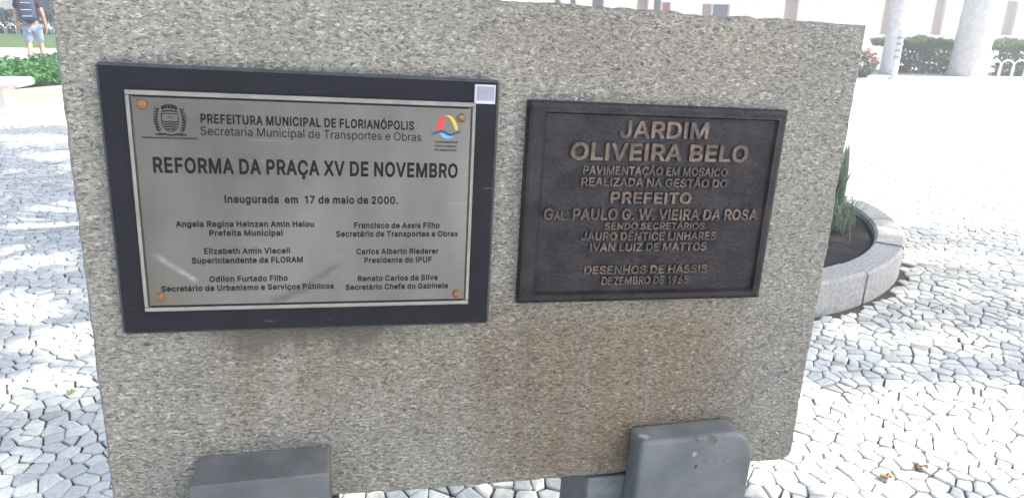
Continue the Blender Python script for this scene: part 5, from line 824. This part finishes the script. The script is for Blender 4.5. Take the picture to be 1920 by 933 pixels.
def shade_trees():
    r = random.Random(11)
    groups = {0: ([], [], []), 1: ([], [], [])}
    trunks = [Vector((-0.35, 5.15, 0.15)), Vector((6.6, 1.6, 0.0))]
    step = 0.16
    pts = []
    x = -9.0
    while x < 4.2:
        y = 0.2
        while y < 9.6:
            gx, gy = x + r.uniform(-0.08, 0.08), y + r.uniform(-0.08, 0.08)
            d = shade_mask(gx, gy)
            if r.random() < d * 0.92: pts.append((gx, gy))
            y += step
        x += step
    # the face of the slab, with the open spot on its upper right
    for i in range(1500):
        u = r.uniform(-0.9, 0.85); v = r.uniform(-1.0, 0.12)
        n = noise.noise(Vector((u * 9, v * 9, 2.0)))
        if 0.10 < u < 0.48 and v > -0.13 and n > -0.25: continue
        if u > 0.50 and v > -0.08 and n > 0.35: continue
        p = SO + ax * u + up * v; g = p - sun_dir * (p.z / sun_dir.z)
        pts.append((g.x, g.y))
    for gx, gy in pts:
        h = r.uniform(6.0, 10.0); p = Vector((gx, gy, 0)) + sun_dir * (h / sun_dir.z)
        k = 0 if (p - trunks[0]).xy.length < (p - trunks[1]).xy.length else 1
        V, F, C = groups[k]; C.append(p)
        for j in range(13):
            q = p + Vector((r.gauss(0, 0.09), r.gauss(0, 0.09), r.gauss(0, 0.09)))
            leaf(V, F, q, 0.17, r, 0.6)
    # the open spot stays open: drop any leaf whose shade would fall in it
    for k, (V, F, C) in groups.items():
        keepF = []
        for a, b, c in F:
            m = (V[a] + V[b] + V[c]) / 3; g = m - sun_dir * (m.z / sun_dir.z); u, v = slab_hit(g.x, g.y)
            n = noise.noise(Vector((u * 13, v * 13, 6.0)))
            if 0.08 < u < 0.46 and -0.13 < v < 0.10 and n > -0.22: continue
            if in_gap(g.x, g.y, -0.15): continue
            keepF.append((a, b, c))
        root = empty('shade_tree', trunks[k])
        V2 = [v - trunks[k] for v in V]
        link('crown', ([tuple(v) for v in V2], keepF), M['leaf'], root)
        cen = Vector((0, 0, 0))
        for c in C: cen += c
        cen /= len(C)
        bm = bmesh.new(); top = cen - trunks[k]; top.z = 5.5
        fork = Vector((top.x * 0.18, top.y * 0.18, 2.9))
        tube(bm, [(0, 0, -0.1), (0.02, 0.0, 0.25), tuple(fork * 0.55), tuple(fork)], [0.24, 0.17, 0.145, 0.12], 12)
        tr = link('trunk', bm, M['bark'], root, smooth=True)
        bm = bmesh.new()
        for c in r.sample(C, min(len(C), 26)):
            e = c - trunks[k]; mid = fork.lerp(e, 0.5) + Vector((0, 0, -0.35)) + Vector((r.gauss(0, 0.15), r.gauss(0, 0.15), 0))
            tube(bm, [tuple(fork - Vector((0, 0, 0.08))), tuple(fork.lerp(mid, 0.5) + Vector((0, 0, 0.1))), tuple(mid), tuple(e)], [0.055, 0.04, 0.026, 0.008], 6)
        link('limbs', bm, M['bark'], root, smooth=True)
        tag(root, ['broad leafy shade tree rising from the round bed behind the slab', 'broad leafy shade tree on the paving to the right of the slab'][k], 'tree', 'shade trees over the monument')
shade_trees()

# ------------------------------------------------------------------ left garden bed and bench
def kerb_line(p0, p1, n, mat, h=0.24, w=0.22, name='kerb_stone', parent=None):
    d = (p1 - p0); L = d.length / n; ang = math.atan2(d.y, d.x)
    for i in range(n):
        bm = bmesh.new(); box(bm, 0.004, L - 0.004, -w / 2, w / 2, -0.02, h + rng.uniform(-0.006, 0.006), 0.015, 2)
        o = link(name, bm, mat, parent); o.location = (p0 + d * (i / n)) - (parent.location if parent else Vector()); o.rotation_euler = (0, 0, ang)
def left_bed():
    a = Vector((-9.9, 7.2, 0)); b = Vector((-5.3, 15.9, 0)); nrm = Vector((-0.884, 0.467, 0))
    root = empty('garden_bed', a)
    kerb_line(a, b, 9, M['kerbtan'], 0.24, 0.24, 'kerb_stone', root)
    kerb_line(a + nrm * 3.1, b + nrm * 3.1, 9, M['kerbtan'], 0.24, 0.24, 'kerb_stone', root)
    bm = bmesh.new(); q = [a + nrm * 0.12, b + nrm * 0.12, b + nrm * 2.98, a + nrm * 2.98]
    lo = [bm.verts.new((p - a) + Vector((0, 0, 0.0))) for p in q]; hi = [bm.verts.new((p - a) + Vector((0, 0, 0.19))) for p in q]
    bm.faces.new(hi)
    for k in range(4): bm.faces.new((lo[k], lo[(k + 1) % 4], hi[(k + 1) % 4], hi[k]))
    link('soil', bm, M['soil'], root)
    tag(root, 'long raised garden bed with a tan stone kerb behind the bench', 'garden bed')
    r = random.Random(21); V, F = [], []
    for i in range(9000):
        t = r.random(); w = r.uniform(0.1, 2.95); p = a + (b - a) * t + nrm * w
        hh = 0.30 + 0.16 * noise.noise(Vector((p.x * 1.1, p.y * 1.1, 0))) + 0.08 * noise.noise(Vector((p.x * 3.5, p.y * 3.5, 2)))
        p.z = 0.19 + hh * r.random() ** 0.45
        leaf(V, F, p, 0.13, r, 0.45, 0.3)
    tag(link('ground_cover', ([tuple(v) for v in V], F), M['cover']), 'low leafy green ground cover filling the garden bed behind the bench', 'ground cover', kind='stuff')
left_bed()
def bench():
    root = empty('garden_bench', (-7.95, 10.32, 0), R(10))
    bm = bmesh.new(); box(bm, -1.05, 0.86, -0.24, 0.24, 0.375, 0.495, 0.045, 4); link('seat', bm, M['bench'], root, smooth=True)
    for s in (-0.62, 0.50):
        bm = bmesh.new(); box(bm, s - 0.09, s + 0.09, -0.19, 0.19, -0.005, 0.374, 0.02, 2)
        for v in bm.verts:
            if v.co.z < 0.08: v.co.x = s + (v.co.x - s) * 1.18
        link('leg', bm, M['bench'], root)
    tag(root, 'pale concrete park bench with a thick rounded seat in front of the garden bed', 'bench')
bench()

# ------------------------------------------------------------------ person walking away behind the bed
def skin_mesh(name, verts, edges, radii, mat, parent, root=0, sub=2):
    me = bpy.data.meshes.new(name); me.from_pydata([tuple(v) for v in verts], edges, []); me.update()
    o = bpy.data.objects.new(name, me); COL.objects.link(o)
    m = o.modifiers.new('skin', 'SKIN'); m.use_smooth_shade = True
    for i, sv in enumerate(me.skin_vertices[0].data):
        rr = radii[i]; sv.radius = rr if hasattr(rr, '__len__') else (rr, rr); sv.use_root = (i == root)
    s = o.modifiers.new('sub', 'SUBSURF'); s.levels = sub; s.render_levels = sub
    bpy.context.view_layer.update()
    me2 = bpy.data.meshes.new_from_object(o.evaluated_get(bpy.context.evaluated_depsgraph_get()))
    bpy.data.objects.remove(o); bpy.data.meshes.remove(me)
    me2.name = name; o2 = bpy.data.objects.new(name, me2); COL.objects.link(o2)
    me2.materials.clear(); me2.materials.append(mat); o2.parent = parent
    for p in me2.polygons: p.use_smooth = True
    return o2
def person():
    root = empty('person', (-11.68, 17.75, 0), R(26)); root.scale = (1.08, 1.08, 1.08)        # faces +Y, walking away
    V = [(0, 0, 0.95), (0, 0.0, 1.15), (0, -0.01, 1.33), (0, 0.0, 1.46), (0, 0.02, 1.55), (0, 0.035, 1.65), (0, 0.03, 1.74),
         (0.09, 0, 0.90), (0.10, 0.16, 0.50), (0.10, 0.10, 0.09), (0.11, 0.24, 0.035),
         (-0.09, 0, 0.90), (-0.10, -0.02, 0.49), (-0.10, -0.30, 0.14), (-0.10, -0.22, 0.035),
         (0.19, 0, 1.42), (0.26, -0.07, 1.14), (0.27, 0.04, 0.90), (0.268, 0.075, 0.82),
         (-0.19, 0, 1.42), (-0.27, 0.03, 1.13), (-0.28, 0.14, 0.90), (-0.275, 0.18, 0.82)]
    E = [(0, 1), (1, 2), (2, 3), (3, 4), (4, 5), (5, 6), (0, 7), (7, 8), (8, 9), (9, 10), (0, 11), (11, 12), (12, 13), (13, 14), (3, 15), (15, 16), (16, 17), (17, 18), (3, 19), (19, 20), (20, 21), (21, 22)]
    Rr = [(0.15, 0.10), (0.14, 0.10), (0.17, 0.11), (0.13, 0.09), 0.055, (0.075, 0.095), (0.06, 0.075),
          0.085, 0.058, 0.038, 0.035, 0.085, 0.058, 0.038, 0.035, 0.058, 0.043, 0.032, 0.036, 0.058, 0.043, 0.032, 0.036]
    # fingers, each its own short chain from the palm
    for s, pi in ((1, 18), (-1, 22)):
        px, py, pz = V[pi]
        for k in range(4):
            i = len(V); fy = py - 0.03 + k * 0.02; ln = (0.055, 0.07, 0.072, 0.06)[k]
            V += [(px - s * 0.004, fy, pz - 0.045), (px - s * 0.022, fy + 0.004, pz - 0.045 - ln)]; E += [(pi, i), (i, i + 1)]; Rr += [0.009, 0.007]
        i = len(V); V += [(px - s * 0.012, py + 0.048, pz - 0.012), (px - s * 0.02, py + 0.058, pz - 0.055)]; E += [(pi, i), (i, i + 1)]; Rr += [0.011, 0.008]
    skin_mesh('body', V, E, Rr, M['skin'], root)
    skin_mesh('shirt', [(0, 0, 0.88), (0, 0, 1.12), (0, -0.01, 1.33), (0, 0, 1.455), (0.19, 0, 1.42), (0.235, -0.045, 1.24), (-0.19, 0, 1.42), (-0.24, 0.02, 1.24)],
              [(0, 1), (1, 2), (2, 3), (3, 4), (4, 5), (3, 6), (6, 7)], [(0.185, 0.135), (0.175, 0.125), (0.195, 0.13), (0.15, 0.105), 0.075, 0.07, 0.075, 0.07], M['shirt'], root)
    skin_mesh('shorts', [(0, 0, 0.93), (0.095, 0.02, 0.84), (0.10, 0.15, 0.52), (-0.095, 0, 0.84), (-0.10, -0.02, 0.51)],
              [(0, 1), (1, 2), (0, 3), (3, 4)], [(0.165, 0.12), 0.112, 0.088, 0.112, 0.088], M['denim'], root)
    skin_mesh('hair', [(0, -0.005, 1.62), (0, 0.01, 1.715), (0, 0.03, 1.775)], [(0, 1), (1, 2)], [(0.075, 0.085), (0.092, 0.108), (0.05, 0.06)], M['hair'], root)
    for s, y in ((1, 0.16), (-1, -0.26)):
        bm = bmesh.new(); box(bm, s * 0.10 - 0.05, s * 0.10 + 0.05, y - 0.09, y + 0.18, 0.0, 0.085, 0.03, 3); link('shoe', bm, M['shoe'], root, smooth=True)
    tag(root, 'person in a dark shirt and denim shorts walking away with a backpack', 'person')
    bp = empty('backpack', (-11.68, 17.75, 1.08), R(26)); bp.scale = (1.08, 1.08, 1.08)
    bm = bmesh.new(); box(bm, -0.16, 0.16, -0.33, -0.125, 0.02, 0.47, 0.07, 4)
    link('bag', bm, M['bag'], bp, smooth=True)
    bm = bmesh.new(); box(bm, -0.125, 0.125, -0.385, -0.31, 0.05, 0.24, 0.03, 3); link('front_pocket', bm, M['bag'], bp, smooth=True)
    for z in (0.085, 0.215, 0.36):
        bm = bmesh.new(); box(bm, -0.09, 0.10, -0.395 if z < 0.3 else -0.34, -0.37 if z < 0.3 else -0.32, z, z + 0.022, 0.004, 1); link('trim_stripe', bm, M['bagtrim'], bp)
    for s in (-1, 1):
        bm = bmesh.new(); tube(bm, [(s * 0.11, -0.15, 0.40), (s * 0.12, -0.06, 0.49), (s * 0.125, 0.09, 0.45), (s * 0.14, 0.135, 0.30), (s * 0.15, 0.05, 0.14), (s * 0.13, -0.15, 0.08)], 0.016, 8); link('strap', bm, M['bag'], bp, smooth=True)
    tag(bp, 'dark backpack with pale teal trim on the walking person', 'backpack')
person()

# ------------------------------------------------------------------ hoop fences, hedges, palms
def hoop_proto():
    bm = bmesh.new(); w = 0.20; h = 0.30
    pts = [(-w, 0, -0.03), (-w, 0, h)] + [(-w * math.cos(R(a)), 0, h + w * math.sin(R(a))) for a in range(20, 161, 20)] + [(w, 0, h), (w, 0, -0.03)]
    tube(bm, pts, 0.020, 8)
    return link('hoop', bm, M['hoop'], smooth=True)
def hoop_fence(p, d, n, step, label):
    global HP
    root = empty('hoop_fence', p)
    ang = math.atan2(d[1], d[0])
    for i in range(n):
        o = HP if HP.parent is None else HP.copy()
        if o is not HP: COL.objects.link(o)
        o.parent = root; o.location = (math.cos(ang) * step * i, math.sin(ang) * step * i, 0.0); o.rotation_euler = (0, 0, ang)
    tag(root, label, 'fence', 'low white hoop fences')
HP = hoop_proto()
hoop_fence((11.9, 18.6, 0), (1.0, 0.12), 14, 0.36, 'low white hoop fence in front of the hedge at the right')
hoop_fence((-24.5, 32.0, 0), (1.0, 0.02), 15, 0.5, 'low white hoop fence on the lawn behind the walking person')
def hedge(name, x0, x1, y0, y1, h, label, mat, seed, n=None, leafs=0.12):
    r = random.Random(seed); V, F = [], []
    cx, cy = (x0 + x1) / 2, (y0 + y1) / 2
    n = n or int(5200 * (x1 - x0) * (y1 - y0) * h / 3 + 2500)
    for i in range(n):
        x, y = r.uniform(x0, x1), r.uniform(y0, y1)
        hh = h * (1 + 0.22 * noise.noise(Vector((x * 1.4, y * 1.4, seed))))
        if r.random() < 0.6: z = hh * r.uniform(0.8, 1.0)
        else:
            z = hh * r.random(); y = y0 + (y1 - y0) * abs(r.gauss(0, 0.12))
        leaf(V, F, Vector((x - cx, y - cy, max(0.03, z))), leafs, r, 0.5)
    root = empty(name, (cx, cy, 0))
    link('foliage', ([tuple(v) for v in V], F), mat, root)
    ns = max(2, int((x1 - x0) / 0.9))
    for k in range(ns):
        bm = bmesh.new()
        x = x0 - cx + (k + 0.5) * (x1 - x0) / ns
        tube(bm, [(x, 0, -0.02), (x + 0.03, 0.02, h * 0.5), (x - 0.04, 0, h * 0.85)], [0.03, 0.02, 0.008], 6)
        link('stem', bm, M['bark'], root)
    tag(root, label, 'hedge'); return root
hedge('clipped_hedge', 13.2, 19.5, 19.9, 21.3, 0.85, 'dark clipped hedge behind the white hoop fence at the right', M['hedge'], 4)
hedge('clipped_hedge', 10.4, 12.2, 20.4, 21.6, 0.90, 'short clipped hedge between the two pale palm trunks', M['hedge'], 6)
hedge('clipped_hedge', 8.2, 9.6, 20.6, 21.8, 0.75, 'small clipped hedge just right of the slab top', M['hedge'], 8)
hedge('clipped_hedge', -26.5, -17.0, 34.0, 35.4, 1.0, 'long green hedge behind the hoop fence on the left lawn', M['hedge'], 12, 5200, 0.2)

def palm(x, y, rad, label, seed):
    r = random.Random(seed); root = empty('palm_tree', (x, y, 0)); H = 7.6
    bm = bmesh.new(); pts, rd = [], []
    for k in range(45):
        t = k / 44; pts.append((0.05 * math.sin(t * 5 + seed), 0.05 * math.cos(t * 4), -0.05 + t * H)); rd.append(rad * (1.15 - 0.45 * t + 0.12 * math.exp(-t * 30)) * (1 + (0.03 if k % 3 == 0 else 0)))
    tube(bm, pts, rd, 18); link('trunk', bm, M['palm'], root, smooth=True)
    V, F = [], []
    for k in range(15):
        a = 6.283 * k / 15 + r.uniform(-0.2, 0.2); el = r.uniform(0.1, 1.1); L = r.uniform(2.4, 3.1); prevp = None
        for j in range(16):
            t = j / 15; rr = L * t * math.cos(el * (1 - 0.5 * t)); z = H + L * t * math.sin(el) - 1.9 * t * t
            p = Vector((math.cos(a) * rr, math.sin(a) * rr, z))
            if j:
                side = Vector((-math.sin(a), math.cos(a), 0))
                for s in (-1, 1):
                    b = len(V); tip = p + side * s * 0.55 * math.sin(math.pi * (0.1 + 0.85 * t)) + Vector((math.cos(a) * 0.2, math.sin(a) * 0.2, -0.22))
                    V += [p - Vector((math.cos(a), math.sin(a), 0)) * 0.05, p + Vector((math.cos(a), math.sin(a), 0)) * 0.05, tip]; F.append((b, b + 1, b + 2))
                b = len(V); V += [prevp + side * 0.02, prevp - side * 0.02, p - side * 0.015, p + side * 0.015]; F.append((b, b + 1, b + 2, b + 3))
            prevp = p
    link('crown', ([tuple(v) for v in V], F), M['leaf'], root)
    tag(root, label, 'palm tree', 'pale palms in the square'); return root
palm(12.35, 19.9, 0.40, 'thicker pale palm trunk beside the right end of the hoop fence hedge', 1)
palm(10.25, 20.0, 0.19, 'slim pale palm trunk between the banded post and the short hedge', 2)
palm(21.5, 24.0, 0.36, 'pale palm trunk far to the right beyond the dark hedge', 5)

def banded_post():
    root = empty('banded_post', (9.56, 18.3, 0))
    bm = bmesh.new(); tube(bm, [(0, 0, -0.02), (0, 0, 0.04), (0, 0, 0.05), (0, 0, 1.12)], [0.12, 0.12, 0.075, 0.062], 16); link('shaft', bm, M['hoop'], root)
    for z in (0.52, 0.68, 0.84, 0.98):
        bm = bmesh.new(); tube(bm, [(0, 0, z), (0, 0, z + 0.06)], [0.084, 0.084], 16); link('band', bm, M['postgrey'], root)
    bm = bmesh.new(); bmesh.ops.create_uvsphere(bm, u_segments=14, v_segments=8, radius=0.085)
    for v in bm.verts: v.co.z += 1.17
    link('finial', bm, M['hoop'], root, smooth=True)
    tag(root, 'slim white street post with grey bands near the hedge', 'post')
banded_post()
def flower_bush():
    r = random.Random(31); root = empty('flowering_shrub', (9.05, 18.9, 0)); V, F = [], []
    for i in range(900):
        d = Vector((r.gauss(0, 1), r.gauss(0, 1), r.gauss(0, 1))).normalized(); p = Vector((d.x * 0.3, d.y * 0.3, 0.34 + d.z * 0.32)) * r.uniform(0.75, 1.05)
        leaf(V, F, Vector((p.x, p.y, max(0.02, p.z))), 0.09, r, 0.5)
    link('foliage', ([tuple(v) for v in V], F), M['hedge'], root)
    V, F = [], []
    for i in range(45):
        d = Vector((r.gauss(0, 1), r.gauss(0, 1), abs(r.gauss(0, 1)))).normalized(); p = Vector((d.x * 0.33, d.y * 0.33, 0.36 + d.z * 0.35))
        leaf(V, F, p, 0.09, r, 0.9)
    link('blossom', ([tuple(v) for v in V], F), M['flower'], root)
    bm = bmesh.new(); tube(bm, [(0, 0, -0.02), (0.02, 0, 0.25), (-0.02, 0, 0.5)], [0.03, 0.022, 0.01], 6); link('stem', bm, M['bark'], root)
    tag(root, 'small shrub with red flowers just left of the banded post', 'shrub')
flower_bush()
def lawn():
    bm = bmesh.new(); v = [bm.verts.new(p) for p in ((-40, 24.5, 0.004), (-10.5, 24.5, 0.004), (-10.5, 40, 0.004), (-40, 40, 0.004))]; bm.faces.new(v)
    tag(link('lawn', bm, M['lawn']), kind='structure')
lawn()

# ------------------------------------------------------------------ buildings round the square
def building(name, org, rz, length, storeys, doors, label, seed, depth=10.0):
    r = random.Random(seed); root = empty(name, org, rz); H = 0.6 + storeys * 3.9
    # front wall built as piers and lintels so that doors sit in real openings
    bm = bmesh.new(); xs = 0.0
    ds = sorted(doors)
    for x0, x1, zt, mt in ds:
        if x0 > xs: box(bm, xs, x0, 0.0, 0.45, -0.1, 3.6)
        box(bm, x0, x1, 0.0, 0.45, zt, 3.6); xs = x1
    box(bm, xs, length, 0.0, 0.45, -0.1, 3.6)
    box(bm, 0, length, 0.45, depth, -0.1, H)
    W_ = []
    nb = int(length / 3.1); px = length / nb
    for s in range(1, storeys):
        z0 = 3.6 + (s - 1) * 3.9; xs = 0.0
        for k in range(nb):
            a = px * (k + 0.5) - 0.6; W_.append((a, a + 1.2, z0 + 0.9, z0 + 2.9))
            box(bm, xs, a, 0.0, 0.45, z0, z0 + 3.9); box(bm, a, a + 1.2, 0.0, 0.45, z0, z0 + 0.9); box(bm, a, a + 1.2, 0.0, 0.45, z0 + 2.9, z0 + 3.9); xs = a + 1.2
        box(bm, xs, length, 0.0, 0.45, z0, z0 + 3.9)
    link('wall', bm, M['facade'], root)
    for x0, x1, zt, mt in ds:
        bm = bmesh.new(); box(bm, x0 + 0.01, x1 - 0.01, 0.22, 0.30, 0.0, zt - 0.01)
        for q in range(3):
            h0 = 0.15 + q * (zt - 0.25) / 3
            box(bm, x0 + 0.12, (x0 + x1) / 2 - 0.06, 0.19, 0.221, h0, h0 + (zt - 0.5) / 3); box(bm, (x0 + x1) / 2 + 0.06, x1 - 0.12, 0.19, 0.221, h0, h0 + (zt - 0.5) / 3)
        d = link('door', bm, M[mt], root)
        bm = bmesh.new(); box(bm, (x0 + x1) / 2 + 0.03, (x0 + x1) / 2 + 0.055, 0.13, 0.189, 0.95, 1.15); link('handle', bm, M['hoop'], d)
    for a, b, z0, z1 in W_:
        bm = bmesh.new(); box(bm, a + 0.01, b - 0.01, 0.3, 0.34, z0 + 0.01, z1 - 0.01); w = link('window', bm, M['glass'], root)
        bm = bmesh.new(); ring_rect(bm, a + 0.005, b - 0.005, z0 + 0.005, z1 - 0.005, 0.07, 0.07, 0.24, 0.299); box(bm, (a + b) / 2 - 0.03, (a + b) / 2 + 0.03, 0.245, 0.298, z0 + 0.08, z1 - 0.08); link('frame', bm, M['facadetrim'], w)
        bm = bmesh.new(); box(bm, a - 0.1, b + 0.1, -0.12, 0.2, z0 - 0.1, z0 - 0.003); link('sill', bm, M['facadetrim'], w)
    bm = bmesh.new(); box(bm, -0.1, length + 0.1, -0.15, -0.002, 3.55, 3.75); box(bm, -0.2, length + 0.2, -0.35, depth + 0.2, H, H + 0.35); link('cornice', bm, M['facadetrim'], root)
    bm = bmesh.new(); A = [(-0.15, -0.3, H + 0.352), (length + 0.15, -0.3, H + 0.352), (length + 0.15, depth + 0.15, H + 0.352), (-0.15, depth + 0.15, H + 0.352), (2, depth / 2, H + 2.4), (length - 2, depth / 2, H + 2.4)]
    v = [bm.verts.new(p) for p in A]
    for f in ((0, 1, 5, 4), (1, 2, 5), (2, 3, 4, 5), (3, 0, 4), (3, 2, 1, 0)): bm.faces.new([v[i] for i in f])
    link('roof', bm, M['roof'], root)
    tag(root, label, 'building'); return root
# doors given as x along the facade, measured from the building's left corner
building('shop_building', (-1.5, 47.2, 0), R(18.0), 49.0, 2,
         [(4.2, 4.6, 2.4, 'darkdoor'), (5.3, 5.7, 2.4, 'darkdoor'), (6.85, 7.7, 2.5, 'darkdoor'), (10.15, 11.0, 2.3, 'tandoor'), (11.4, 12.0, 2.4, 'darkdoor'), (12.05, 12.7, 2.0, 'reddoor'), (15.2, 16.0, 1.95, 'tandoor'), (16.05, 17.4, 1.95, 'darkdoor'), (22.0, 23.2, 2.6, 'tandoor'), (31.0, 32.0, 2.6, 'tandoor'), (36.0, 37.0, 2.6, 'tandoor'), (43.4, 44.6, 2.6, 'tandoor')],
         'long pale building with dark and tan doors behind the top of the slab', 1)
building('shop_building', (-48.0, 50.0, 0), R(14.0), 30.0, 2, [(6.0, 7.4, 2.6, 'tandoor'), (14.0, 15.4, 2.6, 'darkdoor'), (22.0, 23.4, 2.6, 'tandoor')],
         'pale building far behind the walking person and the left lawn', 3)

# ------------------------------------------------------------------ fallen leaves on the paving
def fallen(x, y, rz, size, mat, label, grp):
    bm = bmesh.new(); L, R_ = [], []
    mid = [bm.verts.new((-size / 2 + size * k / 6, 0, 0.006 + 0.010 * math.sin(k * 0.9))) for k in range(7)]
    for s in (-1, 1):
        ed = [bm.verts.new((-size / 2 + size * k / 6, s * size * 0.26 * math.sin(math.pi * k / 6) ** 0.8 if 0 < k < 6 else 0, 0.014 + 0.008 * math.sin(k * 1.3))) for k in range(1, 6)]
        bm.faces.new((mid[0], mid[1], ed[0]))
        for k in range(4): bm.faces.new((mid[k + 1], mid[k + 2], ed[k + 1], ed[k]))
        bm.faces.new((mid[5], mid[6], ed[4]))
    o = link('fallen_leaf', bm, mat); o.location = (x, y, 0.016); o.rotation_euler = (0, 0, rz)
    tag(o, label, 'leaf', grp)
fallen(-1.68, 2.55, 0.4, 0.055, M['limeleaf'], 'yellow green leaf on the paving left of the slab, closer to the slab', 'yellow green leaves on the paving')
fallen(-1.86, 2.62, 1.5, 0.05, M['limeleaf'], 'yellow green leaf on the paving left of the slab, further from the slab', 'yellow green leaves on the paving')
fallen(1.36, 2.14, 0.3, 0.06, M['dryleaf'], 'curled brown leaf on the sunlit paving beside the chipped slab corner', 'dry leaves on the paving')
fallen(1.52, 2.20, 2.3, 0.05, M['dryleaf'], 'smaller brown leaf on the sunlit paving further right of the slab corner', 'dry leaves on the paving')
